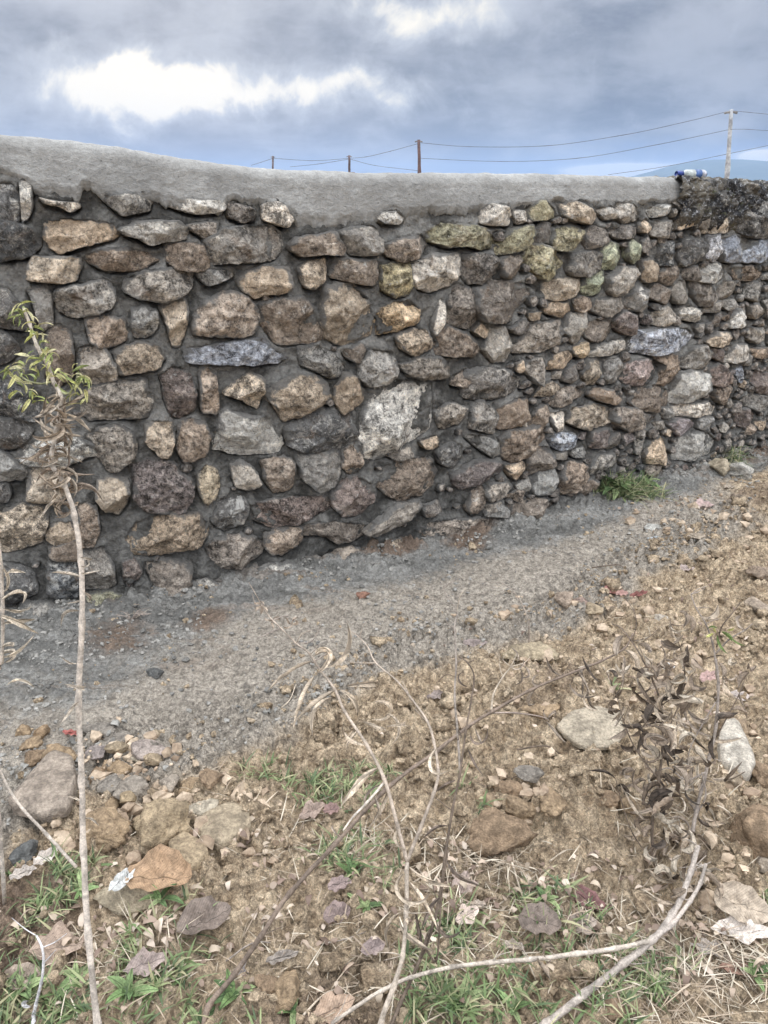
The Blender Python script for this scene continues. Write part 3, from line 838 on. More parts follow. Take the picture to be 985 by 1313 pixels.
# ------------------------------------------------------------------ stone meshes
def stone_mesh(P, seed, name='stone', prot=None):
    rs = random.Random(seed)
    c = P.mean(0)
    Rm = math.sqrt(max(1e-6, abs(np.sum(P[:, 0] * np.roll(P[:, 1], -1) - P[:, 1] * np.roll(P[:, 0], -1))) / 2 / math.pi))
    # soften corners once
    Q = P
    for _ in range(1):
        nx = np.roll(Q, -1, 0); Q = np.stack([Q * .90 + nx * .10, Q * .10 + nx * .90], 1).reshape(-1, 2)
    per = np.linalg.norm(np.roll(Q, -1, 0) - Q, axis=1)
    N = int(min(84, max(26, per.sum() / 0.0075)))
    cum = np.concatenate([[0], np.cumsum(per)]); Qc = np.vstack([Q, Q[:1]])
    t = np.linspace(0, cum[-1], N, endpoint=False)
    O = np.stack([np.interp(t, cum, Qc[:, 0]), np.interp(t, cum, Qc[:, 1])], 1)
    sv = Vector((rs.uniform(0, 99), rs.uniform(0, 99), rs.uniform(0, 99)))
    O2 = []
    for o in O:
        dv = o - c; l = np.linalg.norm(dv) + 1e-9
        k = 1 + 0.11 + (mnoise.fractal(Vector((o[0] * 28, o[1] * 28, 0)) + sv, 0.6, 2.1, 4)) * 0.10 * min(1.0, 0.05 / Rm + 0.35)
        O2.append(c + dv * k)
    O = np.array(O2)
    D = prot if prot else (0.026 + 0.50 * Rm * rs.uniform(0.6, 1.15))
    D = min(D, 0.075)
    nr = int(min(13, max(5, Rm / 0.0065)))
    ss = [1 - (1 - i / nr) ** 1.3 for i in range(1, nr + 1)]
    planes = []
    for i in range(rs.choice((4, 5, 6, 7))):
        a = rs.uniform(0, 6.283); planes.append((math.cos(a), math.sin(a), rs.uniform(0.25, 1.1), rs.uniform(-.1, .75)))
    for i in range(2):
        a = rs.uniform(0, 6.283); planes.append((math.cos(a), math.sin(a), rs.uniform(0.2, .55), rs.uniform(-.25, .25)))
    tx, tz = rs.uniform(-.22, .22), rs.uniform(-.60, -.12)
    pw = rs.uniform(6.0, 12.0)
    V = []; S = []
    def hgt(x, z, s):
        rx, rz = (x - c[0]), (z - c[1])
        h = D * (1.05 - 0.34 * s ** pw) + (rx * tx + rz * tz)
        for ca, sa, sl_, of in planes:
            h = min(h, D * 1.03 - sl_ * ((rx * ca + rz * sa) - of * Rm))
        f = mnoise.fractal(Vector((x * 16, z * 16, 3)) + sv, 0.75, 2.15, 5)
        g = mnoise.ridged_multi_fractal(Vector((x * 13, z * 20, 9)) + sv, 0.9, 2.1, 4, 1.0, 2.0)
        h += f * min(0.016, 0.16 * Rm) + (g - 1.0) * min(0.008, 0.09 * Rm)
        return max(h, 0.002 if s > .9 else 0.008)
    V.append((c[0], c[1], hgt(c[0], c[1], 0))); S.append(0)
    for s in ss:
        for o in O:
            q = c + (o - c) * s
            V.append((q[0], q[1], hgt(q[0], q[1], s))); S.append(s ** 3 + (0.25 if q[1] > c[1] else -0.1) * s * s)
    for o in O:
        q = c + (o - c) * 1.04; V.append((q[0], q[1], -0.035)); S.append(1.0)
    Fq = [(0, 0, 1 + i, 1 + (i + 1) % N) for i in range(N)]
    for r_ in range(nr):
        a = 1 + r_ * N; b_ = a + N
        for i in range(N):
            j = (i + 1) % N; Fq.append((a + i, b_ + i, b_ + j, a + j))
    V = np.array(V)
    x, y, z = wall_pt(V[:, 0], V[:, 1], V[:, 2])
    ox, oy, oz = wall_pt(c[0], c[1], 0.0)
    VV = np.stack([x - ox, y - oy, z - oz], 1)
    me = bpy.data.meshes.new(name)
    me.from_pydata(VV.tolist(), [], [tuple(f[1:]) if f[0] == f[1] == 0 and k_ < N else f for k_, f in enumerate(Fq)])
    # centre fan as triangles (0, i, j)
    me.clear_geometry()
    faces = [(0, 1 + i, 1 + (i + 1) % N) for i in range(N)] + Fq[N:]
    me.from_pydata(VV.tolist(), [], faces)
    me.polygons.foreach_set('use_smooth', [Rm > 0.05 or seed % 3 == 0] * len(faces))
    at_ = me.attributes.new('smear', 'FLOAT', 'POINT'); at_.data.foreach_set('value', np.array(S, dtype=np.float32))
    me.materials.append(M_stone)
    return me, Vector((float(ox), float(oy), float(oz)))

vis = []; hid = []
for k, (P, c_) in enumerate(stones):
    px, py = px_of(*P.mean(0))
    (vis if -10 < px < 1000 else hid).append((k, P, c_))
extra = vis[298:]; vis = vis[:298]
def jitter(c_, rs):
    r_, g_, b_, a_ = PAL[c_]; k = rs.uniform(.82, 1.2); h = rs.uniform(-.05, .05)
    return (r_ * k * (1 + h) * 1.02, g_ * k * 1.0, b_ * k * (1 - h) * .99, min(1, max(0, a_ + rs.uniform(-.25, .25))))
for k, P, c_ in vis:
    rs = random.Random(k * 13 + 1)
    me, o_ = stone_mesh(P, k)
    obj('stone', me, None, wall, jitter(c_, rs), o_ - WO)
bmj = bmesh.new()
for k, P, c_ in extra + hid:
    me, o_ = stone_mesh(P, k)
    me.transform(Matrix.Translation(o_ - WO)); bmj.from_mesh(me); bpy.data.meshes.remove(me)
if len(bmj.verts):
    me = bpy.data.meshes.new('small_stones'); bmj.to_mesh(me); me.materials.append(M_stone)
    o = obj('small_stones', me, None, wall, (.2, .175, .15, .4)); tag(o, kind='stuff')
bmj.free()
print('stones', len(vis), 'joined', len(extra) + len(hid))

# ------------------------------------------------------------------ copings
def coping(name, ua, ub, lowf, m, front, rough, step=0.0065, endround=0.0, thin=1.0, torn=.022):
    us = np.arange(ua, ub, step)
    nF, nA, nT = 46, 8, 10
    rad = 0.055
    rows_z = []; rows_d = []; sm = []
    zt = topz(us); zl = lowf(us) + fbm(us, us * 0 + 3.3, 17, 6, 5., .8) * torn * 1.6
    endk = np.ones_like(us)
    if endround: endk = np.sqrt(np.clip(1 - np.clip((us - (ub - endround)) / endround, 0, 1) ** 2, 0, 1))
    def add(z, d, s): rows_z.append(z + us * 0); rows_d.append(d + us * 0); sm.append(np.full_like(us, s))
    zf = zt - rad
    for i in range(nF):
        t = i / (nF - 1)
        z = zl + (zf - zl) * t
        d = np.zeros_like(us) + front * thin * (-0.35 + 1.35 * np.minimum(1, t / 0.36) ** 0.6) - 0.012 * t * t
        if i == 0: d = d * 0 - 0.03
        add(z, d, max(0, 1 - t / 0.45))
    for i in range(1, nA + 1):
        a = i / nA * math.pi / 2
        add(zf + rad * math.sin(a), rows_d[nF - 1] * 1.0 - rad * (1 - math.cos(a)), 0)
    for i in range(1, nT + 1):
        t = i / nT
        add(zt - 0.02 * t * t, (front - .06) * (1 - t) + (-0.42) * t, 0)
    add(zt - 0.25, np.full_like(us, -0.45), 0)
    Z = np.array(rows_z).T; Dd = np.array(rows_d).T; S = np.array(sm).T
    U_ = np.repeat(us[:, None], Z.shape[1], 1)
    arc = Z - Dd
    ns = fbm(U_, arc, 4, 3, 40.) * 0.016 + fbm(U_, arc, 30, 6, 44., .7) * rough * 1.5 + S * fbm(U_, arc, 26, 4, 48., .6) * 0.045
    Dd = (Dd + ns) * endk[:, None] - (1 - endk[:, None]) * 0.02
    top = (np.arange(Z.shape[1]) >= nF + 2)[None, :]
    Z = Z + np.where(top, fbm(U_, arc, 12, 3, 60.) * 0.012 + fbm(U_, arc, 60, 2, 61.) * rough * .5, 0)
    x, y, z = wall_pt(U_.ravel(), Z.ravel(), Dd.ravel())
    me = np_mesh(name, np.stack([x - WO.x, y - WO.y, z - WO.z], 1), grid_faces(len(us), Z.shape[1]), True, {'smear': S.ravel()})
    return obj(name, me, m, wall)
coping('coping', U0, UE, lowz, M_cap, 0.020, 0.005, endround=0.15, torn=.045)
coping('old_coping', UE - 0.16, U1, lambda u: topz(u) - 0.25, M_old, 0.050, 0.07, torn=.06)

# ------------------------------------------------------------------ generic rocks
def rock_mesh(w_, d_, h_, seed, facets=9, sub=4, rough=0.08, name='rock'):
    rs = random.Random(seed)
    bm = bmesh.new(); bmesh.ops.create_icosphere(bm, subdivisions=sub, radius=1); facets += 8
    pl_ = []
    for i in range(facets):
        v = Vector((rs.gauss(0, 1), rs.gauss(0, 1), rs.gauss(0, 1))).normalized(); pl_.append((v, rs.uniform(.56, .86)))
    sv = Vector((rs.uniform(0, 90), rs.uniform(0, 90), 0))
    for v in bm.verts:
        n = v.co.normalized(); r_ = 1.12
        for q, o_ in pl_:
            dd = n.dot(q)
            if dd > 0.05: r_ = min(r_, o_ / dd)
        r_ *= 1 + mnoise.fractal(n * 1.6 + sv, 0.7, 2.1, 5) * rough * 2.0 + mnoise.fractal(n * 6 + sv, .8, 2.1, 4) * (.03 + rough * .5)
        v.co = Vector((n.x * r_ * w_ / 1.62, n.y * r_ * d_ / 1.7, n.z * r_ * h_ / 1.55))
    me = bpy.data.meshes.new(name); bm.to_mesh(me); bm.free()
    me.polygons.foreach_set('use_smooth', [True] * len(me.polygons))
    me.materials.append(M_rock)
    return me
OC = (.40, .29, .18); PALE = (.52, .45, .34); GREYR = (.30, .265, .22); CLOD = (.33, .235, .15); WHT = (.55, .50, .43); DKG = (.15, .15, .14)
ROCKS = [  # x0,y0,x1,y1 on the photograph; height ratio; colour; label; facets; roughness
(60, 962, 96, 992, .7, OC, 'ochre clod behind the large flat brown slab', 7, .12),
(107, 922, 156, 948, .45, GREYR, 'long grey-brown flat rock, farthest of the heap beside the tall stem', 9, .06),
(168, 946, 210, 974, .45, (.42, .35, .30), 'pinkish flat rock at the right end of the small rock heap', 9, .05),
(133, 936, 166, 962, .4, GREYR, 'grey platy rock at the back middle of the rock heap', 8, .06),
(130, 970, 172, 997, .75, OC, 'blocky tan rock in the middle of the rock heap', 6, .04),
(139, 957, 166, 976, .6, (.38, .30, .2), 'small rounded tan stone behind the blocky tan rock', 8, .05),
(165, 960, 188, 977, .55, PALE, 'small pale yellow stone under the pinkish flat rock', 7, .05),
(185, 968, 206, 986, .7, (.46, .36, .24), 'small cube-shaped ochre stone right of the rock heap', 6, .04),
(127, 992, 164, 1016, .4, GREYR, 'thin grey stone shard tilted in front of the heap', 6, .05),
(111, 960, 136, 980, .5, (.33, .28, .25), 'small mauve-grey chip wedged against the tall stem', 6, .05),
(112, 978, 134, 1008, .7, CLOD, 'dark brown chunk between the tall stem and blocky tan rock', 8, .08),
(150, 995, 188, 1034, .75, (.36, .31, .25), 'ridged grey-tan wedge of rock at the front of the heap', 5, .05),
(112, 1042, 160, 1097, .8, OC, 'lumpy ochre clod touching the right side of the tall stem', 8, .13),
(136, 1024, 154, 1044, .7, OC, 'small ochre clod just above the lumpy clod at the stem', 8, .12),
(156, 1030, 181, 1047, .7, (.42, .32, .2), 'small rounded tan stone right of the tall stem clod', 12, .03),
(182, 1036, 243, 1094, .7, (.43, .33, .21), 'pitted yellow rock left of the two angular rocks', 8, .13),
(238, 1028, 273, 1060, .6, PALE, 'pale ochre rock on the shoulder of the pitted yellow rock', 7, .08),
(212, 1000, 231, 1029, .7, (.45, .38, .30), 'small upright pale stone above the pitted yellow rock', 7, .05),
(229, 998, 262, 1026, .55, OC, 'crumbly ochre clod above the large angular rock', 9, .13),
(258, 1003, 287, 1030, .5, CLOD, 'flattish brown clod right of the crumbly ochre clod', 7, .1),
(214, 1070, 250, 1098, .6, CLOD, 'small brown rock between pitted yellow and triangular rock', 7, .08),
(112, 1116, 236, 1163, .55, (.46, .385, .27), 'long pale rock lying under the big orange leaf', 7, .05),
(597, 1043, 674, 1099, .7, CLOD, 'big rounded brown clod in the grass at the centre right', 8, .09),
(632, 986, 667, 1022, .7, CLOD, 'brown clod at the back of the centre clod group', 9, .11),
(645, 1013, 690, 1046, .7, (.37, .27, .17), 'ochre clod just behind the big rounded clod', 9, .1),
(608, 1010, 636, 1038, .7, (.38, .28, .18), 'small smooth clod left above the big rounded clod', 10, .05),
(663, 989, 691, 1011, .5, GREYR, 'small wedge-shaped grey-brown stone behind the clods', 5, .05),
(648, 818, 712, 850, .6, (.43, .35, .235), 'pale lumpy rock alone on the mud behind the diagonal twig', 9, .1),
(668, 893, 714, 920, .6, OC, 'ochre rock in front of the diagonal twig', 9, .07),
(755, 1000, 800, 1030, .4, CLOD, 'low crumbly clod in front of the half sunk slab', 10, .12),
(795, 1018, 818, 1044, .7, OC, 'small ochre stone left of the dead bush', 7, .05),
(940, 1020, 1000, 1090, .8, CLOD, 'large brown clod at the right edge of the photograph', 8, .07),
(926, 1001, 950, 1020, .75, (.33, .26, .18), 'little rounded brown stone under the white and rusty rock', 14, .03),
(922, 908, 960, 946, .7, (.35, .26, .17), 'rounded brown clod behind the white and rusty rock', 10, .08),
(965, 975, 990, 1005, .6, CLOD, 'brown clod between white rock and right edge', 8, .09),
(970, 1090, 992, 1114, .7, (.42, .35, .27), 'pale knobbly stone under the large brown edge clod', 9, .08),
(958, 730, 992, 752, .6, (.34, .26, .19), 'brown stone on the mud at the far right edge', 8, .08),
(958, 765, 992, 790, .5, (.40, .32, .24), 'flattish tan stone below the brown edge stone', 8, .08),
(710, 758, 733, 783, .8, (.42, .33, .25), 'upright tan stone on the grey mud behind the bush shoots', 8, .11),
(735, 766, 755, 781, .6, (.34, .25, .2), 'small brown stone right of the upright tan stone', 8, .11),
(750, 780, 772, 800, .55, (.42, .33, .22), 'small flat ochre stone in front of the upright pair', 8, .08),
(673, 757, 690, 771, .6, (.40, .35, .28), 'pebble alone on grey mud left of the upright tan stone', 9, .1),
(831, 771, 858, 790, .7, (.48, .42, .34), 'pale stone at the edge of the trampled mud', 8, .07),
(910, 586, 935, 612, .8, (.50, .42, .30), 'tan stone at the wall foot beside the pale knobbly one', 6, .06),
(932, 588, 964, 613, .8, (.50, .47, .41), 'pale knobbly stone at the wall foot on the right', 9, .13),
(826, 664, 848, 677, .45, (.55, .53, .47), 'pale oval stone chip on the grey mud, upper of two', 8, .05),
(830, 683, 852, 692, .35, (.50, .52, .52), 'thin whitish sliver of stone, lower of two', 5, .05),
(20, 924, 39, 940, .7, OC, 'yellow clod on dark gravel, leftmost of the row', 8, .1),
(44, 927, 62, 946, .7, (.40, .28, .17), 'yellow clod on dark gravel, right of the row', 6, .06),
(32, 936, 54, 960, .6, OC, 'yellow clod on dark gravel, middle of the row', 8, .1),
(34, 956, 60, 978, .6, CLOD, 'brown clod above the large flat slab on dark gravel', 8, .12),
(189, 853, 210, 870, .7, DKG, 'dark grey lump of mortar lying on the mud', 9, .08),
(40, 985, 62, 1002, .7, DKG, 'dark grey mortar lump just left of the flat slab', 10, .06),
(20, 1080, 48, 1110, .6, DKG, 'grey mortar lump in front of the flat slab', 10, .1),
(350, 1240, 385, 1290, .7, OC, 'rounded ochre clod at the bottom left of centre', 9, .08),
(330, 1255, 362, 1280, .6, CLOD, 'brown clod left of the rounded ochre clod', 9, .1),
(674, 1203, 700, 1225, .5, (.5, .35, .2), 'small orange-tan stone under the mauve leaf', 6, .05),
(772, 1278, 800, 1305, .6, CLOD, 'small brown clod at the bottom right', 9, .08),
(690, 1010, 720, 1050, .35, OC, 'loose heap of ochre soil right of the big rounded clod', 14, .15),
(880, 690, 905, 700, .5, (.40, .33, .25), 'small tan stone on the mud below the pale knobbly stone', 8, .09),
(893, 640, 912, 652, .6, (.46, .38, .31), 'pinkish stone right of the two pale chips', 7, .1),
(905, 655, 930, 668, .5, (.48, .41, .32), 'flat pinkish stone in front of the pinkish one', 7, .1),
(960, 1165, 978, 1178, .6, CLOD, 'tiny brown clod near the pale beige leaf', 9, .1),
]
def on_ground(px, py):
    X, Y = ground_xy(px, py)
    return X, Y
for i, (x0, y0, x1, y1, hr, colr, lab, fc, ro) in enumerate(ROCKS):
    X, Y = ground_xy((x0 + x1) / 2, y1 - (y1 - y0) * 0.25)
    Xa, _ = ground_xy(x0, y1 - (y1 - y0) * 0.25); Xb, _ = ground_xy(x1, y1 - (y1 - y0) * 0.25)
    W = (Xb - Xa) * 1.04
    dist_ = math.sqrt(X * X + Y * Y + CAMZ ** 2); va = math.atan2(CAMZ, Y); Tt = (y1 - y0) / F * dist_
    hgt_ = max(0.012, min(hr * .95 * Tt, W * .8)); dep = max((Tt - hgt_ * math.cos(va) * .8) / math.sin(va), W * .4)
    # image height is shared by depth on the ground and height
    e_top = ray(0, y0)[1]; e_bot = ray(0, y1)[1]
    span = (-CAMZ / e_top) - (-CAMZ / e_bot)
    me = rock_mesh(W, min(dep, W * 1.6), hgt_, 100 + i, fc, 4 if W > 0.05 else 3, ro)
    zc_ = float(gz(X, Y))
    kd = next((k_ for q_ in lab.replace('-', ' ').split() for k_ in ('clod', 'rock', 'stone', 'lump', 'pebble', 'chip', 'shard', 'chunk', 'sliver', 'wedge', 'heap') if q_ == k_), 'rock')
    kd = {'clod': 'clod', 'heap': 'clod', 'lump': 'mortar_lump', 'pebble': 'pebble', 'stone': 'loose_stone'}.get(kd, 'rock')
    o = obj(kd, me, None, None, colr, (X, Y, zc_ + hgt_ * 0.22))
    o.rotation_euler = (random.uniform(-.1, .1), random.uniform(-.1, .1), random.uniform(-.2, .2))
    tag(o, lab, {'mortar_lump': 'lump', 'loose_stone': 'stone'}.get(kd, kd), 'clods of earth on the ground' if kd == 'clod' else 'rocks and lumps lying on the ground')

# the large flat slab
def slab(pts_px, thick, colr, lab, name='slab'):
    P = np.array([ground_xy(*q) for q in pts_px]); c = P.mean(0)
    nx = np.roll(P, -1, 0); Q = np.stack([P * .88 + nx * .12, P * .12 + nx * .88], 1).reshape(-1, 2)
    per = np.linalg.norm(np.roll(Q, -1, 0) - Q, axis=1); cum = np.concatenate([[0], np.cumsum(per)]); Qc = np.vstack([Q, Q[:1]])
    N = 60; t = np.linspace(0, cum[-1], N, endpoint=False)
    O = np.stack([np.interp(t, cum, Qc[:, 0]), np.interp(t, cum, Qc[:, 1])], 1)
    V = [(0, 0, thick)]; nr = 12
    for r_ in range(1, nr + 1):
        s = r_ / nr
        for o in O:
            q = (o - c) * s * (1 + .03 * mnoise.fractal(Vector((o[0] * 40, o[1] * 40, 1)), .6, 2, 3) * (s > .7))
            V.append((q[0], q[1], thick * (1 - .22 * s ** 6) + mnoise.fractal(Vector((q[0] * 22, q[1] * 22, 5)), .8, 2.1, 4) * .004 + q[1] * .06))
    for k_, zf_ in ((1.03, .35), (.98, -.3)):
        for o in O:
            q = (o - c) * (k_ + .05 * mnoise.noise(Vector((o[0] * 60, o[1] * 60, zf_)))); V.append((q[0], q[1], thick * zf_))
    F_ = [(0, 1 + i, 1 + (i + 1) % N) for i in range(N)]
    for r_ in range(nr + 1):
        a = 1 + r_ * N
        for i in range(N):
            j = (i + 1) % N; F_.append((a + i, a + N + i, a + N + j, a + j))
    me = bpy.data.meshes.new(name); me.from_pydata(V, [], F_); me.polygons.foreach_set('use_smooth', [True] * len(F_)); me.materials.append(M_rock)
    o = obj(name, me, None, None, colr, (c[0], c[1], float(gz(c[0], c[1])) + .006)); tag(o, lab, 'rock')
slab([(15, 1058), (45, 1022), (73, 992), (99, 1000), (103, 1020), (94, 1062), (62, 1072)], 0.040, (.37, .305, .24), 'large flat brown slab with a pointed left corner, left of the tall stem', 'flat_rock')

slab([(253, 1078), (263, 1058), (300, 1044), (321, 1054), (322, 1072), (305, 1088), (284, 1099), (262, 1092)], 0.040, (.42, .34, .235), 'large angular tan rock with a flat sloping face', 'rock')
slab([(219, 1098), (238, 1087), (262, 1098), (270, 1110), (257, 1128), (236, 1138), (222, 1120)], 0.036, (.44, .34, .22), 'triangular ochre rock in front of the brown one', 'rock')
slab([(712, 940), (728, 924), (760, 915), (792, 922), (800, 945), (788, 964), (752, 966), (735, 958)], 0.022, (.46, .39, .29), 'broad flat pale slab half sunk in the soil', 'rock')
slab([(919, 958), (926, 938), (942, 935), (958, 965), (967, 988), (958, 1004), (940, 996), (922, 984)], 0.050, (.56, .50, .41), 'white and rusty angular rock right of the dead bush', 'rock')
# brick-red fragment shaped like a bone
X, Y = ground_xy(465, 762)
me = rock_mesh(.062, .028, .026, 901, 6, 3, .12); o = obj('terracotta_fragment', me, None, None, (.36, .20, .14), (X, Y, float(gz(X, Y)) + .010)); o.rotation_euler = (0, 0, R(35))
tag(o, 'reddish terracotta fragment on grey mud near the wall foot', 'fragment')

# ------------------------------------------------------------------ crumbs (uncountable)
def crumbs(name, n, sampler, smin, smax, m, sub=1):
    bm = bmesh.new(); bmesh.ops.create_icosphere(bm, subdivisions=sub, radius=1)
    base = np.array([v.co[:] for v in bm.verts]); fa = np.array([[v.index for v in f.verts] for f in bm.faces]); bm.free()
    X, Y = sampler(n); n = len(X)
    s = smin + (smax - smin) * rng.random(n) ** 5
    V = base[None] * (1 + 0.28 * rng.standard_normal((n, len(base), 1))) * s[:, None, None] * (0.7 + .6 * rng.random((n, 1, 3)))
    V[:, :, 2] *= .75
    V += np.stack([X, Y, gz(X, Y) + s * .15], 1)[:, None, :]
    Fa = (fa[None] + (np.arange(n) * len(base))[:, None, None]).reshape(-1, 3)
    o = obj(name, np_mesh(name, V.reshape(-1, 3), Fa, sub > 1, None, {'zones': np.tile(np.array([[0, .75, .12, 1.]]), (V.shape[0] * V.shape[1], 1))}), m); tag(o, kind='stuff')
    return o
def in_frame(n, xa, xb, ya, yb_):
    X = xa + (xb - xa) * rng.random(n); Y = ya + (yb_ - ya) * rng.random(n)
    return X, Y
def s_grey(n):
    X, Y = in_frame(n * 5, -1.7, 3.2, 1.2, 5.0)
    dw_ = wf(X) - Y; yb_ = np.interp(X, gbX, gbY)
    pr = np.where((dw_ > 0.02) & (Y > yb_ - .3), 0.30, 0.0)
    pr = np.maximum(pr, 0.9 * np.exp(-(dw_ - .05) ** 2 / .02) * (dw_ > 0.02))
    pr = np.maximum(pr, (X < -0.55) * (dw_ > 0.02) * (Y > 1.75) * sstep(-X, .55, .95))
    pr = pr * (sstep(fbm(X, Y, 5, 3, 90.), -.12, .12) * .85 + .15)
    k = rng.random(len(X)) < pr
    return X[k], Y[k]
def s_tan(n):
    X, Y = in_frame(n * 3, -1.2, 3.2, .8, 4.8)
    dw_ = wf(X) - Y; yb_ = np.interp(X, gbX, gbY)
    pr = np.where(dw_ > 0.05, np.where(Y < yb_, .75, .10), 0) * (sstep(fbm(X, Y, 4.5, 4, 95.), -.06, .12) * .94 + .06)
    k = rng.random(len(X)) < pr
    return X[k], Y[k]
crumbs('mortar_crumbs', 20000, s_grey, .002, .012, M_crumb_g)
crumbs('soil_crumbs', 20000, s_tan, .0022, .014, M_ground)
crumbs('soil_lumps', 1500, s_tan, .008, .034, M_ground, 2)

def s_patch(lst):
    def f(n):
        X, Y = patch([(a, b_, c, d, int(e * n / 100)) for a, b_, c, d, e in lst]); return X, Y
    return f
def patch(lst):
    Xs, Ys = [], []
    for px, py, rx, ry, n in lst:
        x = px + rx * rng.standard_normal(n) * .55; y = py + ry * rng.standard_normal(n) * .55
        y = np.minimum(y, 1360)
        up = (PH / 2 - y) / F; fh = math.cos(PITCH) + math.sin(PITCH) * up
        e = (-math.sin(PITCH) + math.cos(PITCH) * up) / fh; Y = -CAMZ / e
        Xs.append((x - PW / 2) / F / fh * Y); Ys.append(Y)
    return np.concatenate(Xs), np.concatenate(Ys)
crumbs('rubble', 620, s_patch([(160, 985, 60, 40, 22), (230, 1050, 80, 45, 26), (130, 1080, 60, 40, 10), (660, 1015, 60, 35, 10), (940, 980, 40, 90, 12), (900, 665, 75, 38, 20), (780, 790, 130, 34, 20), (900, 720, 90, 30, 10), (880, 850, 120, 60, 16), (700, 900, 120, 60, 14), (940, 1130, 40, 40, 8), (300, 1060, 50, 40, 8)]), .004, .026, M_crumb_t)
# ------------------------------------------------------------------ tubes and leaves
def catmull(P, n):
    P = [Vector(p_) for p_ in P]; out = []
    Q = [P[0] * 2 - P[1]] + P + [P[-1] * 2 - P[-2]]
    for i in range(1, len(Q) - 2):
        for k in range(n):
            t = k / n
            a, b_, c, d = Q[i - 1], Q[i], Q[i + 1], Q[i + 2]
            out.append(.5 * ((2 * b_) + (c - a) * t + (2 * a - 5 * b_ + 4 * c - d) * t * t + (3 * b_ - a - 3 * c + d) * t ** 3))
    out.append(P[-1]); return out
def tube(name, pts, r0, r1, m, parent, color, seg=8, n=6, wob=.12, origin=None):
    S = catmull(pts, n); o_ = Vector(origin) if origin is not None else Vector((0, 0, 0))
    V = []; up = Vector((.3, .2, 1)); sv = Vector((random.uniform(0, 99), 0, 0)); nn_ = len(S)
    for i, c in enumerate(S):
        t = i / (nn_ - 1)
        d = (S[min(i + 1, nn_ - 1)] - S[max(i - 1, 0)]).normalized()
        a = d.cross(up)
        if a.length < .05: a = d.cross(Vector((1, 0, 0)))
        a.normalize(); b_ = d.cross(a)
        r_ = r0 + (r1 - r0) * t
        r_ *= 1 + (.30 if i % n == 0 and 0 < i < nn_ - 1 else 0)          # nodes along the stem
        jit = Vector((mnoise.noise(c * 30 + sv), mnoise.noise(c * 30 - sv), mnoise.noise(c * 31))) * r_ * .6
        for k in range(seg):
            g = k / seg * 6.2832; rr = r_ * (1 + wob * mnoise.noise(Vector((k * 2.1, i * .9, seg)) + sv))
            V.append(c + jit * .35 + a * math.cos(g) * rr + b_ * math.sin(g) * rr - o_)
    F_ = [(i * seg + k, i * seg + (k + 1) % seg, (i + 1) * seg + (k + 1) % seg, (i + 1) * seg + k) for i in range(nn_ - 1) for k in range(seg)]
    F_ += [tuple(range(seg))[::-1], tuple((nn_ - 1) * seg + k for k in range(seg))]
    me = bpy.data.meshes.new(name); me.from_pydata(V, [], F_); me.polygons.foreach_set('use_smooth', [True] * len(F_)); me.materials.append(m)
    return obj(name, me, None, parent, color), S
def leaf_mesh(L, Wd, curl, fold, twist, seed, name, ns=12, wavy=.15, shape='lance'):
    """leaf growing along +X from the origin, curling down"""
    rs = random.Random(seed); V = []; F_ = []
    pos = Vector((0, 0, 0)); ang = 0.0; tw = 0.0; nc = 5
    for i in range(ns + 1):
        t = i / ns
        if shape == 'lance': wv = Wd * (math.sin(math.pi * min(1, t ** .8 * 1.0)) ** .9 + .06)
        else: wv = Wd * (math.sin(math.pi * t ** .62) ** .7 + .03)
        wv *= 1 + .12 * mnoise.noise(Vector((t * 7, seed, 0)))
        d = Vector((math.cos(ang), 0, -math.sin(ang))); nrm = Vector((math.sin(ang), 0, math.cos(ang)))
        side = Vector((0, 1, 0)); cs, sn = math.cos(tw), math.sin(tw)
        s2 = side * cs + nrm * sn; n2_ = nrm * cs - side * sn
        for k in range(nc):
            q = (k / (nc - 1) - .5) * 2
            V.append(pos + s2 * (q * wv / 2) * math.cos(fold * abs(q)) + n2_ * (abs(q) * wv / 2 * math.sin(fold) + wavy * wv * mnoise.noise(Vector((t * 5, q * 2, seed * 1.7)))))
        pos = pos + d * (L / ns); ang += curl / ns * (1 + .8 * mnoise.noise(Vector((t * 3, 5, seed)))); tw += twist / ns
    for i in range(ns):
        for k in range(nc - 1): F_.append((i * nc + k, (i + 1) * nc + k, (i + 1) * nc + k + 1, i * nc + k + 1))
    me = bpy.data.meshes.new(name); me.from_pydata(V, [], F_); me.polygons.foreach_set('use_smooth', [True] * len(F_)); me.materials.append(M_leaf)
    return me
DRY = [leaf_mesh(.085, .0135, c, f, t, s, 'dried_leaf') for s, (c, f, t) in enumerate([(1.6, .8, 1.5), (2.6, .9, .9), (2.0, 1.0, -2.2), (1.0, .8, 2.5), (3.4, .8, .6), (.5, .9, -1.4)])]
BROAD = [leaf_mesh(.062, .026, c, f, t, 20 + s, 'dead_leaf') for s, (c, f, t) in enumerate([(1.8, .8, 1.8), (2.8, .7, 1.2), (1.0, .9, -2.6), (2.2, 1.0, 2.4), (1.4, .6, .7), (.6, 1.1, 3.0)])]
GREEN = [leaf_mesh(.062, .014, c, .5, t, 40 + s, 'green_leaf', wavy=.06) for s, (c, t) in enumerate([(1.2, .3), (1.9, -.4), (.7, .2)])]
def place_leaf(name, me, pos, az_, el_, roll, scale, parent, color, origin):
    o = obj(name, me, None, parent, color)
    o.location = Vector(pos) - Vector(origin)
    o.rotation_euler = (Matrix.Rotation(az_, 4, 'Z') @ Matrix.Rotation(-el_, 4, 'Y') @ Matrix.Rotation(roll, 4, 'X')).to_euler()
    o.scale = (scale,) * 3
    return o
def thing(name, loc, lab, cat, group=None):
    e = empty(name, loc); tag(e, lab, cat, group); return e
BARK = (.56, .49, .41); BARKG = (.33, .28, .235); BARKD = (.15, .115, .085); STRAW = (.50, .42, .32)

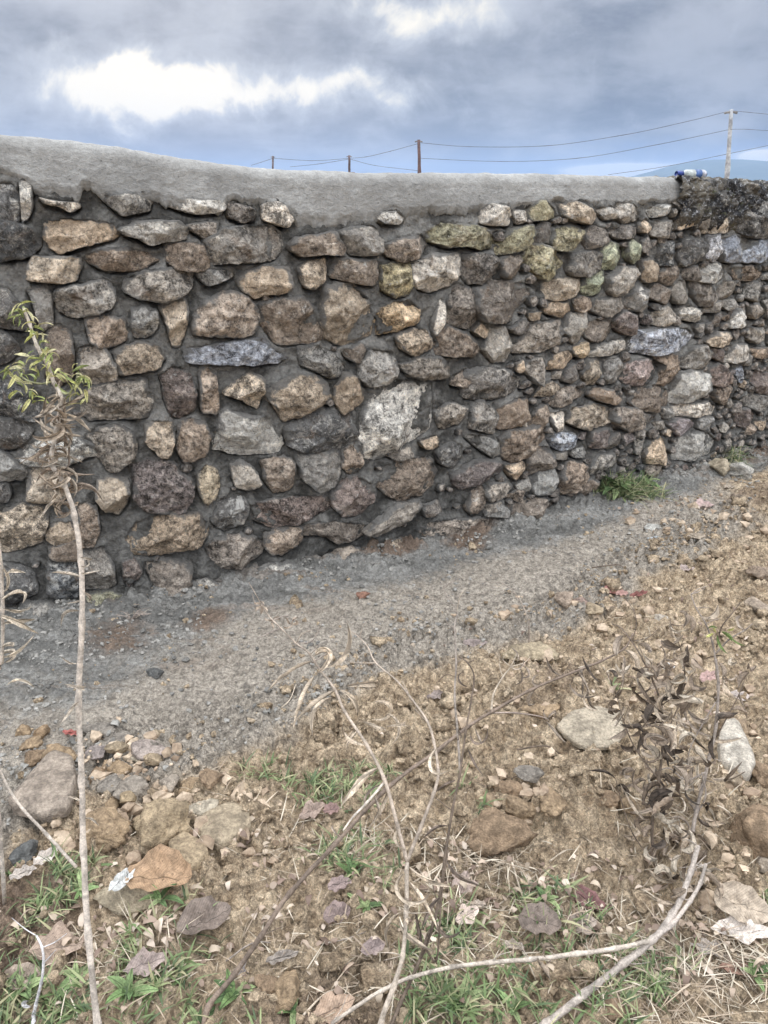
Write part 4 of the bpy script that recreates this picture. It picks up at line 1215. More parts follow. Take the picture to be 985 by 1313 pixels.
# --- tall stem on the left
rr_ = random.Random(3)
root = Vector((at(132, 1400, .93).x, .93, 0.0)); root.z = float(gz(root.x, root.y))
T1 = thing('dried_plant', root, 'tall pale dry stem with green leaves left at its tip, before the wall', 'plant stem')
path = [root + Vector((0, 0, -.03)), at(125, 1313, 1.0), at(113, 1200, 1.06), at(107, 1090, 1.12), at(105, 1000, 1.16), at(101, 900, 1.2), at(105, 800, 1.23), at(104, 720, 1.26), at(95, 660, 1.28), at(82, 620, 1.3), at(66, 592, 1.31), at(73, 550, 1.32), at(78, 510, 1.33), at(70, 492, 1.34), at(62, 470, 1.34), at(48, 445, 1.34), at(38, 415, 1.35), at(30, 395, 1.35)]
_, S1 = tube('stem', [q - root for q in path], .0066, .0024, M_bark, T1, BARK, 10, 7)
p2 = [at(98, 1112, 1.12), at(60, 1070, 1.14), at(30, 1038, 1.15), at(8, 1005, 1.16), at(-10, 960, 1.17)]
tube('side_twig', [q - root for q in p2], .0034, .002, M_bark, T1, BARK, 7, 6)
GL = [(.40, .41, .14), (.32, .36, .13), (.50, .48, .22), (.24, .28, .11), (.56, .52, .30)]
for cx, cy, n_, sp in ((30, 400, 14, 9), (42, 425, 13, 12), (52, 465, 18, 15), (20, 478, 18, 12), (36, 500, 14, 18), (100, 485, 20, 13), (72, 480, 12, 10), (58, 448, 10, 12), (100, 510, 8, 12)):
    for i in range(n_):
        q = at(cx + rr_.gauss(0, sp * .55), cy + rr_.gauss(0, sp * .6), 1.34 + rr_.uniform(-.04, .03))
        place_leaf('green_leaf', rr_.choice(GREEN), q, rr_.uniform(0, 6.28), rr_.uniform(-.7, .7), rr_.uniform(-1, 1), rr_.uniform(.28, .56), T1, rr_.choice(GL), root)
tube('side_twig', [q - root for q in (at(66, 490, 1.34), at(50, 492, 1.33), at(30, 485, 1.33), at(20, 470, 1.33))], .0018, .001, M_bark, T1, (.35, .36, .2), 6, 4)
tube('side_twig', [q - root for q in (at(70, 495, 1.34), at(85, 505, 1.33), at(95, 495, 1.33), at(100, 478, 1.33))], .0018, .001, M_bark, T1, (.35, .36, .2), 6, 4)
for i in range(84):
    cy = rr_.uniform(505, 655); cx = np.interp(cy, [505, 550, 592, 620, 650], [77, 74, 67, 80, 93])
    q = at(cx, cy, 1.32)
    place_leaf('dried_leaf', rr_.choice(DRY), q, rr_.uniform(0, 6.28), rr_.uniform(-.6, .7), rr_.uniform(-3, 3), rr_.uniform(.5, 1.1) * .95, T1, rr_.choice([(.46, .38, .29), (.36, .29, .215), (.55, .47, .37), (.28, .22, .165)]), root)
for cy in (725, 740, 760, 785, 715, 770, 735, 850, 880, 900, 1030, 1050, 945):
    q = at(np.interp(cy, [700, 800, 900, 1050], [103, 105, 101, 106]), cy, 1.25 if cy < 800 else 1.18)
    place_leaf('dried_leaf', rr_.choice(DRY), q, rr_.choice([0, math.pi]) + rr_.uniform(-.7, .7), rr_.uniform(-.8, .5), rr_.uniform(-3, 3), rr_.uniform(.35, .8), T1, (.50, .43, .34), root)

# --- broken shoots at the left edge
root = Vector((at(-25, 1050, 1.35).x, 1.35, 0)); root.z = float(gz(root.x, root.y))
T2 = thing('dried_plant', root, 'pale dry shoot with curled leaves cut by the left edge of the photograph', 'plant stem')
tube('stem', [q - root for q in (root + Vector((0, 0, -.02)), at(-10, 900, 1.4), at(2, 850, 1.42), at(3, 780, 1.43), at(2, 730, 1.44), at(-6, 660, 1.44))], .005, .003, M_bark, T2, BARK)
for cx, cy in ((6, 740), (4, 780), (3, 800), (5, 850), (2, 830), (8, 880), (3, 760), (2, 770), (4, 842), (1, 790)):
    place_leaf('dried_leaf', rr_.choice(DRY), at(cx, cy, 1.42), rr_.uniform(-.9, .9), rr_.uniform(-.4, .8), rr_.uniform(-3, 3), rr_.uniform(.7, 1.2), T2, (.55, .47, .36), root)

def shrub(name, lab, cat, root_px, rootY, paths, leaves=()):
    rt = at(root_px[0], root_px[1], rootY); rt.z = float(gz(rt.x, rt.y))
    T = thing(name, rt, lab, cat)
    for nm, pts, r0, r1, colr in paths:
        P = [(at(*q) if len(q) == 3 else Vector(q[:3])) - rt for q in pts]
        if nm == 'stem': P = [Vector((0, 0, -.02))] + P
        tube(nm, P, r0, r1, M_bark, T, colr, 8, 6)
        if len(P) > 4:
            for k in range(len(P) // 2 + (3 if 'bush' in name else 0)):
                i = rr_.randrange(2, len(P)); q = P[i]; d_ = Vector((rr_.uniform(-1, 1), rr_.uniform(-.5, .5), rr_.uniform(-.1, 1))).normalized(); l_ = rr_.uniform(.02, .07)
                tube('twig', [q, q + d_ * l_ * .5 + Vector((0, 0, rr_.uniform(-.006, .006))), q + d_ * l_ + Vector((rr_.uniform(-.01, .01), 0, rr_.uniform(-.012, .012)))], .0013, .0006, M_bark, T, colr, 5, 3)
    for nm, pool, (x, y, Y), az_, el_, s, colr in leaves:
        place_leaf(nm, pool[rr_.randrange(len(pool))], at(x, y, Y), az_, el_, rr_.uniform(-3, 3), s, T, colr, rt)
    return T, rt
def lv(pool, lst, colr, nm='dried_leaf'):
    """lst: x, y, Y, screen direction in degrees (0 right, 90 up), length factor"""
    out = []
    for x, y, Y, a, s in lst:
        a = R(a); out.append((nm, pool, (x, y, Y), math.atan2(-0.15 + math.sin(a) * .6, math.cos(a)), math.sin(a) * .8, s, colr))
    return out
# --- central forked stem
shrub('dried_plant', 'forked dry stem rising from the bottom middle, with long curled leaf rags', 'plant stem', (478, 1390), .95, [
    ('stem', [(488, 1313, 1.0), (505, 1265, 1.04), (516, 1225, 1.07), (521, 1170, 1.12), (522, 1105, 1.17)], .0056, .0042, (.46, .39, .31)),
    ('branch', [(522, 1105, 1.17), (510, 1060, 1.21), (493, 1000, 1.26), (470, 955, 1.31), (442, 912, 1.37), (430, 885, 1.4), (410, 858, 1.44), (397, 838, 1.47), (380, 825, 1.5), (360, 805, 1.53), (345, 790, 1.56), (335, 775, 1.58)], (.0042), .0012, (.40, .33, .26)),
    ('branch', [(522, 1105, 1.17), (540, 1060, 1.21), (556, 1018, 1.25), (562, 990, 1.28), (556, 950, 1.33), (548, 925, 1.36), (527, 895, 1.41), (508, 872, 1.45), (482, 850, 1.5), (472, 830, 1.53), (462, 818, 1.56)], .0040, .0011, (.40, .33, .26)),
    ('twig', [(493, 1003, 1.26), (470, 1030, 1.24), (455, 1045, 1.22), (440, 1065, 1.2)], .003, .0018, BARK),
    ('twig', [(400, 850, 1.46), (420, 838, 1.47), (432, 832, 1.47)], .0018, .001, BARKG),
    ('twig', [(360, 805, 1.53), (345, 812, 1.53), (330, 818, 1.53)], .0014, .0008, BARKG),
    ('twig', [(350, 795, 1.55), (365, 790, 1.55), (372, 789, 1.55)], .0014, .0008, BARKG),
    ('twig', [(380, 825, 1.5), (400, 822, 1.5), (412, 800, 1.5)], .0016, .0008, BARKG),
], lv(DRY, [(430, 885, 1.4, 210, 1.5), (405, 865, 1.44, 240, 1.6), (400, 848, 1.45, 200, 1.4), (402, 842, 1.45, 40, 1.3), (404, 840, 1.45, 70, .9), (445, 880, 1.42, 15, 1.5),
            (415, 855, 1.43, 20, 1.5), (435, 885, 1.4, -15, 1.0), (428, 895, 1.39, 190, 1.2), (455, 935, 1.34, 230, 1.4), (470, 955, 1.31, 160, 1.2), (480, 900, 1.4, 5, 1.3),
            (495, 915, 1.4, -20, 1.0), (465, 925, 1.36, -10, 1.2), (505, 930, 1.36, 10, 1.1), (560, 960, 1.3, 230, 1.1), (487, 985, 1.28, 200, 1.5), (500, 1010, 1.26, 240, 1.2),
            (520, 1090, 1.18, 140, 1.1), (524, 1110, 1.17, -30, 1.2), (524, 1130, 1.16, -50, 1.3), (520, 1150, 1.15, -80, 1.0), (518, 1120, 1.16, 220, 1.3), (516, 1170, 1.12, 200, 1.0), (512, 1180, 1.11, -60, 1.1)],
       (.58, .48, .36)) + lv(BROAD, [(335, 778, 1.58, a, .35) for a in (0, 60, 120, 200, 300)] + [(375, 800, 1.52, a, .4) for a in (10, 80, 150, 230)] + [(350, 795, 1.55, a, .4) for a in (40, 170, 260)], (.42, .34, .26), 'dead_leaf'))
# --- diagonal twig
shrub('diagonal_twig', 'long dark twig running diagonally from bottom left to the dead bush', 'twig', (255, 1320), 1.03, [
    ('stem', [(268, 1290, 1.08), (300, 1250, 1.12), (335, 1200, 1.17), (372, 1145, 1.23), (430, 1082, 1.32), (495, 1012, 1.42), (560, 963, 1.53), (600, 932, 1.61), (632, 912, 1.67), (680, 885, 1.76), (720, 868, 1.83), (770, 848, 1.92), (800, 832, 1.97), (812, 812, 2.0)], .0064, .0026, (.19, .145, .11)),
    ('branch', [(630, 913, 1.67), (633, 890, 1.69), (645, 868, 1.71), (655, 855, 1.72), (663, 838, 1.73)], .0028, .0014, STRAW),
    ('branch', [(632, 914, 1.67), (660, 914, 1.67), (690, 918, 1.67), (702, 922, 1.67)], .0022, .0014, (.3, .24, .2)),
    ('twig', [(655, 855, 1.72), (645, 846, 1.72), (650, 838, 1.72)], .0016, .0009, STRAW),
    ('twig', [(655, 855, 1.72), (672, 850, 1.72), (680, 842, 1.72)], .0016, .0009, STRAW)],
    lv(DRY, [(700, 875, 1.8, 200, 1.0), (690, 880, 1.78, 220, 1.2), (720, 866, 1.83, 150, .9), (740, 860, 1.87, -60, 1.0), (702, 922, 1.67, 60, .8), (700, 925, 1.67, -40, .9), (705, 925, 1.67, 120, .7), (662, 850, 1.72, 70, .6), (668, 852, 1.72, -30, .8),
             (655, 850, 1.72, -80, .7), (665, 855, 1.72, -60, .8), (745, 858, 1.88, -90, 1.1), (760, 852, 1.9, 190, 1.1), (730, 875, 1.83, -70, 1.1), (755, 880, 1.83, -110, 1.1), (610, 935, 1.6, -75, .7), (440, 1075, 1.33, 140, .7), (470, 1040, 1.38, 100, .9), (480, 1020, 1.4, -70, .9)], (.33, .27, .21)))
# --- thin dark upright
shrub('dried_plant', 'thin dark upright shoot beside the forked stem', 'plant stem', (496, 1340), 1.02, [
    ('stem', [(512, 1290, 1.07), (545, 1215, 1.13), (562, 1160, 1.18), (572, 1090, 1.24), (580, 1040, 1.29), (590, 990, 1.34), (597, 940, 1.39), (604, 900, 1.43), (608, 868, 1.46), (600, 850, 1.48), (588, 842, 1.5)], .0042, .0014, BARKD),
    ('branch', [(590, 990, 1.34), (587, 940, 1.4), (583, 895, 1.45), (585, 850, 1.5), (583, 805, 1.55), (586, 785, 1.58), (574, 765, 1.6), (568, 755, 1.61)], .003, .0011, (.28, .24, .2)),
    ('branch', [(545, 1215, 1.13), (560, 1230, 1.12), (566, 1150, 1.16), (575, 1090, 1.2)], .0025, .0015, BARKD),
    ('twig', [(585, 787, 1.58), (590, 765, 1.59), (597, 755, 1.6)], .0012, .0007, STRAW)],
    lv(DRY, [(590, 950, 1.38, 80, .5), (588, 935, 1.4, -80, .5), (604, 940, 1.4, -85, .9), (600, 960, 1.37, -60, .8), (585, 1000, 1.33, 200, .8), (577, 1060, 1.27, 170, .8), (572, 1100, 1.23, -60, 1.1), (566, 1150, 1.18, 210, 1.0), (560, 1170, 1.17, -100, 1.0), (540, 1215, 1.12, 90, 1.0), (553, 1190, 1.14, 250, 1.0), (600, 880, 1.45, 160, .6)], (.20, .155, .12)))
# --- bottom right branch lying over the grass
shrub('grey_branch', 'thick grey branch arching from the bottom right up to the dead bush', 'branch', (640, 1390), .98, [
    ('stem', [(700, 1313, 1.06), (750, 1275, 1.1), (800, 1235, 1.15), (838, 1205, 1.19), (862, 1172, 1.24), (876, 1145, 1.28), (886, 1118, 1.33), (895, 1085, 1.38)], .0088, .0058, (.38, .33, .28)),
    ('branch', [(838, 1203, 1.19), (862, 1185, 1.22), (885, 1155, 1.27), (898, 1132, 1.31), (905, 1108, 1.35)], .0055, .004, (.38, .33, .28)),
    ('branch', [(832, 1207, 1.18), (790, 1216, 1.16), (740, 1223, 1.14), (680, 1230, 1.13), (630, 1234, 1.12), (580, 1240, 1.11), (530, 1252, 1.1), (490, 1270, 1.08), (450, 1295, 1.05), (425, 1313, 1.03)], .005, .0036, (.44, .38, .31))],
    lv(BROAD, [(690, 1228, 1.12, -70, .8), (700, 1228, 1.12, 100, .7), (880, 1140, 1.28, 200, .9), (900, 1120, 1.33, -20, 1.2), (860, 1180, 1.23, -90, 1.0), (740, 1290, 1.08, -80, 1.1), (870, 1160, 1.26, 160, .9)], (.34, .27, .2), 'dead_leaf'))
# --- dead bush on the right
rr_ = random.Random(11)
LV = []
tint = [(.30, .235, .175), (.46, .375, .28), (.17, .13, .095), (.58, .50, .39), (.38, .31, .24), (.10, .078, .06)]
def bush_leaf(x, y, Y, s=1.0):
    LV.append(('dead_leaf', BROAD if rr_.random() < .65 else DRY, (x, y, Y), rr_.uniform(0, 6.28), rr_.uniform(-1.1, .8), s * rr_.uniform(.7, 1.35), rr_.choice(tint)))
for i in range(215):
    y = rr_.uniform(850, 1170); x = np.interp(y, [868, 900, 960, 1050, 1120, 1170], [868, 858, 862, 868, 862, 862]) + rr_.gauss(0, 1) * np.interp(y, [868, 920, 1000, 1100, 1170], [30, 32, 26, 24, 34])
    bush_leaf(x, y, np.interp(y, [868, 1170], [1.66, 1.42]) + rr_.gauss(0, .05), .95)
for x, y in ((800, 842), (790, 850), (815, 860), (830, 850), (805, 880), (795, 895), (790, 930), (800, 940), (785, 925), (812, 930), (830, 835), (800, 815), (780, 860), (770, 875), (800, 905), (820, 955), (835, 880),
             (860, 800), (866, 812), (872, 830), (876, 845), (880, 862), (870, 880), (778, 862), (785, 878), (792, 900), (803, 935), (812, 955), (940, 910), (948, 890), (957, 862), (790, 1000), (797, 1025), (806, 1055), (815, 1075), (825, 1095), (780, 905), (905, 845), (895, 850), (880, 835), (930, 850), (945, 848), (880, 790), (870, 785), (860, 795), (900, 790), (950, 790), (960, 850), (890, 860), (925, 870)):
    bush_leaf(x, y, 1.7, .85)
shrub('dead_bush', 'dead bush of crumpled brown leaves on the right, one green sprout at its top', 'bush', (905, 1190), 1.45, [
    ('stem', [(893, 1120, 1.46), (888, 1080, 1.48), (893, 1040, 1.52), (903, 1000, 1.56), (910, 970, 1.58), (918, 930, 1.62), (921, 880, 1.66), (918, 845, 1.69)], .0058, .0034, BARKG),
    ('branch', [(848, 1175, 1.42), (842, 1120, 1.46), (836, 1060, 1.5), (845, 1000, 1.55), (850, 950, 1.6), (848, 905, 1.64), (838, 875, 1.68), (824, 845, 1.72), (810, 822, 1.76), (796, 805, 1.8), (785, 800, 1.82)], .0045, .0013, BARKD),
    ('branch', [(811, 822, 1.76), (816, 800, 1.78), (812, 782, 1.8), (800, 765, 1.83)], .0018, .0009, BARKD),
    ('branch', [(812, 822, 1.76), (830, 818, 1.77), (845, 806, 1.78)], .0014, .0008, BARKD),
    ('branch', [(918, 850, 1.69), (914, 825, 1.7), (905, 800, 1.72), (893, 780, 1.74), (886, 762, 1.76)], .0028, .0013, BARKG),
    ('branch', [(919, 830, 1.7), (925, 805, 1.71), (940, 785, 1.72), (950, 772, 1.73)], .002, .001, BARKD),
    ('branch', [(918, 838, 1.7), (935, 820, 1.7), (955, 808, 1.7), (965, 800, 1.7)], .0026, .0012, BARKG),
    ('branch', [(905, 990, 1.56), (880, 1000, 1.55), (858, 985, 1.56), (842, 990, 1.57)], .0022, .0012, BARKG),
    ('branch', [(850, 950, 1.6), (870, 905, 1.64), (878, 865, 1.68), (872, 830, 1.72), (860, 800, 1.75)], .002, .0009, BARKD),
    ('branch', [(845, 1000, 1.55), (815, 960, 1.6), (800, 925, 1.63), (790, 890, 1.67), (778, 862, 1.7)], .002, .0009, BARKD),
    ('branch', [(910, 960, 1.6), (935, 915, 1.64), (950, 885, 1.67), (958, 860, 1.7)], .0018, .0009, BARKD),
    ('branch', [(842, 1110, 1.46), (812, 1070, 1.5), (798, 1030, 1.53), (790, 1000, 1.56)], .0018, .0009, BARKD),
    ('branch', [(893, 1045, 1.52), (905, 1020, 1.53), (900, 990, 1.55)], .0025, .0015, BARKG),
    ('branch', [(918, 900, 1.65), (900, 930, 1.62), (885, 960, 1.6), (880, 990, 1.58)], .002, .001, BARKG)],
    LV + lv(GREEN, [(915, 812, 1.7, 200, .5), (918, 812, 1.7, 100, .4), (932, 808, 1.7, 10, .5)], (.46, .45, .16), 'green_leaf')
    + lv(GREEN, [(925, 810, 1.69, -20, .75), (920, 814, 1.69, -85, .9), (936, 815, 1.69, -50, .7), (920, 806, 1.7, 140, .45)], (.16, .22, .07), 'green_leaf'))
# --- thin curved twig on the mud, upper middle
shrub('dried_plant', 'thin curved stalk standing on the grey mud behind the pale lumpy rock', 'stalk', (680, 812), 2.45, [
    ('stem', [(678, 800, 2.46), (672, 780, 2.5), (660, 760, 2.53), (645, 748, 2.56)], .0026, .0012, (.3, .25, .2)),
    ('twig', [(645, 748, 2.56), (640, 752, 2.55), (634, 750, 2.55)], .0012, .0008, STRAW)])
# --- white bent plant tag / stalk at bottom left
shrub('dried_plant', 'short whitish bent stalk at the bottom left corner', 'stalk', (38, 1300), 1.06, [
    ('stem', [(46, 1288, 1.07), (53, 1260, 1.08), (56, 1235, 1.09), (54, 1215, 1.1), (47, 1200, 1.11)], .0034, .002, (.62, .6, .58))],
    lv(BROAD, [(40, 1290, 1.07, 180, .6), (45, 1295, 1.06, 250, .6)], (.6, .58, .57), 'dead_leaf'))
# --- loose twigs on the ground
LOOSE = [((662, 970), (700, 968), (722, 966), 'dark straight twig lying on the mud left of the half sunk slab', BARKD, .0028),
 ((290, 1232), (330, 1222), (380, 1212), 'grey twig lying on ochre soil left of the bottom centre', BARKG, .0022),
 ((390, 1313), (420, 1270), (462, 1252), 'bare twig at the bottom centre pointing right', STRAW, .0026),
 ((600, 1170), (640, 1150), (662, 1132), 'pale twig in the litter below the big rounded clod', STRAW, .0024),
 ((655, 1120), (668, 1140), (678, 1155), 'short pale split twig crossing the litter', STRAW, .0030),
 ((705, 1100), (722, 1098), (735, 1088), 'short bleached twig right of the big rounded clod', STRAW, .0026),
 ((415, 1210), (445, 1205), (480, 1198), 'thin stalk lying under the forked stem', BARKG, .002),
 ((760, 720), (790, 726), (800, 727), 'short brown stick on the grey mud near the two pale chips', BARKD, .003),
 ((175, 1283), (205, 1262), (225, 1252), 'pale broken twig in the grass right of the tall stem foot', STRAW, .0024),
 ((360, 905), (372, 900), (380, 885), 'short bleached curl of twig on the mud left of centre', STRAW, .0024),
 ((640, 1010), (655, 1000), (668, 1003), 'dark root end sticking out of the clods', BARKD, .0022),
 ((560, 870), (572, 866), (585, 868), 'short dark stick lying flat on the mud near the upright shoot', BARKD, .002)]
for a_, b_, c_, lab, colr, r0 in LOOSE:
    P = []
    for q in (a_, b_, c_):
        X, Y = ground_xy(*q); P.append(Vector((X, Y, float(gz(X, Y)) + r0 * 1.5)))
    P[1].z += .004
    o, _ = tube('twig', [q - P[1] for q in P], r0, r0 * .5, M_bark, None, colr); o.location = P[1]; tag(o, lab, 'twig', 'loose twigs on the ground')

# ------------------------------------------------------------------ fallen leaves
def fallen_mesh(L, W, seed, curl, name='fallen_leaf', lobes=0):
    rs = random.Random(seed); nr, N = 7, 26; V = [(0, 0, 0)]; F_ = []
    for r_ in range(1, nr + 1):
        s = r_ / nr
        for k in range(N):
            a = k / N * 6.2832
            rad = 1 - .16 * abs(math.sin(a)) + .12 * math.cos(a) ** 8 * (1 if math.cos(a) > 0 else .2)
            if lobes: rad *= 1 + .16 * math.cos(lobes * a) + .05 * math.cos(11 * a + seed)
            rad *= 1 + .06 * mnoise.noise(Vector((math.cos(a) * 3, math.sin(a) * 3, seed)))
            x, y = math.cos(a) * rad * s * L / 2, math.sin(a) * rad * s * W / 2
            z = L * .10 * mnoise.noise(Vector((x / L * 9, y / W * 9, seed + 2))) + curl * (abs(y) / W) ** 1.5 * W * 1.2 + curl * .5 * (x / L) ** 2 * L * (1 if x > 0 else -.3) + L * .09 * mnoise.noise(Vector((x / L * 4, y / W * 4, seed * 3.3)))
            if s > .3: z += .004 * math.sin(a * 7 + seed) * s
            V.append((x, y, z))
    F_ += [(0, 1 + k, 1 + (k + 1) % N) for k in range(N)]
    for r_ in range(nr - 1):
        a = 1 + r_ * N
        for k in range(N): F_.append((a + k, a + N + k, a + N + (k + 1) % N, a + (k + 1) % N))
    me = bpy.data.meshes.new(name); me.from_pydata(V, [], F_); me.polygons.foreach_set('use_smooth', [True] * len(F_)); me.materials.append(M_leaf)
    return me
MAUVE = (.27, .215, .175); BEIGE = (.50, .41, .31); ORG = (.46, .31, .19); RED = (.28, .12, .10); PL = (.50, .44, .38); DKL = (.16, .12, .10)
FL = [  # cx, cy, len px, wid px, rot deg, colour, lift, curl, label, lobes
(206, 1144, 74, 54, -8, ORG, .045, .8, 'big orange dried leaf resting on the long pale rock', 0),
(160, 1146, 34, 16, 60, (.48, .48, .45), .055, .3, 'whitish curled leaf on the pale rock left of the orange leaf', 0),
(262, 1192, 56, 42, 30, MAUVE, .012, .8, 'large mauve leaf cupped over ochre soil', 0),
(942, 1186, 54, 42, -20, BEIGE, .03, .25, 'pale beige leaf with small holes at the lower right', 0),
(945, 1212, 50, 28, -10, PL, .012, .4, 'grey-beige leaf tucked under the pale beige leaf', 4),
(912, 1222, 45, 18, -20, PL, .012, .5, 'narrow greyish leaf left under the pale beige leaf', 0),
(690, 1186, 46, 38, -25, MAUVE, .014, .4, 'mauve-grey leaf right of the bottom centre', 0),
(594, 1138, 28, 28, 70, (.48, .38, .32), .014, .4, 'small pinkish leaf left of the litter pile', 5),
(598, 1176, 26, 20, 30, (.52, .42, .35), .012, .4, 'pale pink leaf below the small pinkish one', 4),
(780, 755, 26, 12, -15, (.38, .20, .17), .010, .5, 'reddish leaf on mud in front of the dead bush shoots', 0),
(797, 758, 16, 9, 10, (.42, .26, .22), .008, .4, 'small pink leaf touching the reddish leaf', 0),
(818, 762, 22, 8, 10, RED, .008, .5, 'thin dark red leaf right of the reddish leaf', 0),
(877, 729, 18, 11, 0, (.42, .34, .30), .010, .5, 'crumpled brownish leaf on the open mud at right', 4),
(902, 645, 26, 18, 20, (.40, .30, .27), .012, .5, 'curled pinkish leaf on the mud near the pale knobbly stone', 4),
(92, 937, 22, 7, -5, (.36, .13, .11), .010, .3, 'small red leaf beside the tall stem', 0),
(752, 1142, 40, 24, -35, (.24, .13, .12), .012, .4, 'dark wine-red leaf left of the dead bush foot', 0),
(74, 1222, 44, 40, 10, (.33, .25, .19), .016, .5, 'brown leaf in the grass left of the tall stem foot', 4),
(24, 1255, 42, 26, 20, (.40, .32, .25), .016, .5, 'pinkish curled leaf at the bottom left', 0),
(188, 1252, 36, 26, 25, (.30, .24, .21), .014, .4, 'purplish leaf in the grass right of the tall stem foot', 4),
(62, 1108, 26, 16, 35, PL, .012, .5, 'silvery leaf in front of the large flat slab', 0),
(32, 1128, 26, 12, 20, PL, .010, .5, 'silvery narrow leaf left of the first silvery one', 0),
(432, 1178, 30, 26, 10, (.34, .26, .23), .012, .5, 'grey-mauve leaf in grass left of the forked stem', 0),
(435, 1147, 26, 18, 15, (.38, .29, .26), .012, .4, 'mauve leaf behind the grey-mauve one', 0),
(607, 820, 32, 14, -5, (.34, .28, .25), .012, .5, 'grey curled leaf on mud right of the upright shoot', 0),
(560, 893, 24, 12, 15, (.40, .33, .29), .010, .4, 'pale brown leaf on mud left of the upright shoot', 4),
(400, 1042, 28, 20, 30, (.34, .26, .21), .012, .5, 'pinkish brown leaf in front of the centre grass tuft', 4),
(425, 1046, 20, 16, -10, (.36, .24, .21), .012, .5, 'small brown leaf right of the pinkish brown one', 0),
(905, 882, 22, 14, 20, (.48, .33, .29), .05, .4, 'pink leaf lying just behind the dead bush top', 0),
(945, 888, 26, 14, 0, (.50, .43, .38), .012, .4, 'pale leaf lying right of the dead bush top', 0),
(851, 870, 18, 12, 0, (.66, .64, .60), .05, .4, 'white papery leaf lying behind the dead bush on its left', 0),
(310, 1240, 28, 12, 60, (.52, .46, .42), .010, .5, 'pale ribbed leaf under the diagonal twig foot', 0),
(362, 1238, 34, 12, 15, (.46, .40, .34), .010, .6, 'rolled grey-beige leaf on ochre soil at the bottom', 0),
(425, 1295, 44, 30, 30, (.44, .32, .23), .016, .4, 'orange-pink leaf under the lying twig at the bottom', 4),
(478, 1222, 26, 18, 20, (.38, .30, .27), .012, .5, 'mauve leaf left of the forked stem foot', 0),
(702, 1222, 24, 14, -30, (.36, .27, .23), .010, .5, 'brown leaf beside the small orange-tan stone', 0),
(745, 1180, 30, 26, 15, (.40, .33, .27), .012, .5, 'faded leaf left of the grey branch', 5),
(945, 1248, 40, 12, -5, (.42, .26, .19), .012, .4, 'narrow reddish-brown leaf above the round green leaf', 0),
(610, 1155, 22, 10, 0, (.50, .42, .34), .010, .4, 'straw-coloured leaf scrap between the pink leaves', 0),
(658, 1212, 26, 10, -20, (.52, .44, .35), .010, .4, 'narrow cream leaf left of the orange-tan stone', 0),
(935, 620, 12, 8, 0, (.5, .42, .33), .008, .4, 'tiny pale leaf in front of the pale knobbly stone', 0)]
for i, (cx, cy, lp, wp, rot, colr, lift, curl, lab, lobes) in enumerate(FL):
    X, Y = ground_xy(cx, cy + 4); dist = math.sqrt(X * X + Y * Y + CAMZ ** 2)
    L = lp / F * dist; W = wp / F * dist * 1.2
    me = fallen_mesh(L, W, i * 3.7, curl, lobes=lobes)
    o = obj('fallen_leaf', me, None, None, colr, (X, Y, float(gz(X, Y)) + lift)); o.rotation_euler = (R(random.uniform(5, 18)), R(random.uniform(-8, 8)), R(rot))
    tag(o, lab, 'leaf', 'fallen leaves on the ground')

# leaf litter and straw nobody could count
def ribbons(name, X, Y, L, W, az_, lean, curlv, cols, m, base_lift=0.0):
    n = len(X); k = 4
    V = np.zeros((n, k + 1, 2, 3)); t = np.linspace(0, 1, k + 1)
    d = np.stack([np.cos(az_), np.sin(az_)], 1); s = np.stack([-np.sin(az_), np.cos(az_)], 1)
    z0_ = gz(X, Y) + base_lift
    pos = np.stack([X, Y, z0_ - .002], 1); ang = lean.copy()
    for i in range(k + 1):
        wv = W * np.clip(1 - t[i] ** 2.2, .04, 1) * (0.6 + .4 * min(1, t[i] * 4))
        V[:, i, 0, :2] = pos[:, :2] - s * wv[:, None] / 2; V[:, i, 1, :2] = pos[:, :2] + s * wv[:, None] / 2
        V[:, i, 0, 2] = pos[:, 2]; V[:, i, 1, 2] = pos[:, 2] + wv * .3
        step = L / k
        pos = pos + np.concatenate([d * (np.cos(ang) * step)[:, None], (np.sin(ang) * step)[:, None]], 1)
        ang = ang - curlv / k
    Fa = []
    base = np.arange(n) * (k + 1) * 2
    for i in range(k):
        Fa.append(np.stack([base + 2 * i, base + 2 * i + 1, base + 2 * i + 3, base + 2 * i + 2], 1))
    colv = np.repeat(np.concatenate([cols, np.ones((n, 1))], 1), (k + 1) * 2, 0)
    o = obj(name, np_mesh(name, V.reshape(-1, 3), np.concatenate(Fa), True, None, {'tint': colv}), m); tag(o, kind='stuff')
def patch(lst):
    Xs, Ys = [], []
    for px, py, rx, ry, n in lst:
        x = px + rx * rng.standard_normal(n) * .55; y = py + ry * rng.standard_normal(n) * .55
        y = np.minimum(y, 1360)
        up = (PH / 2 - y) / F; fh = math.cos(PITCH) + math.sin(PITCH) * up
        e = (-math.sin(PITCH) + math.cos(PITCH) * up) / fh; Y = -CAMZ / e
        Xs.append((x - PW / 2) / F / fh * Y); Ys.append(Y)
    return np.concatenate(Xs), np.concatenate(Ys)
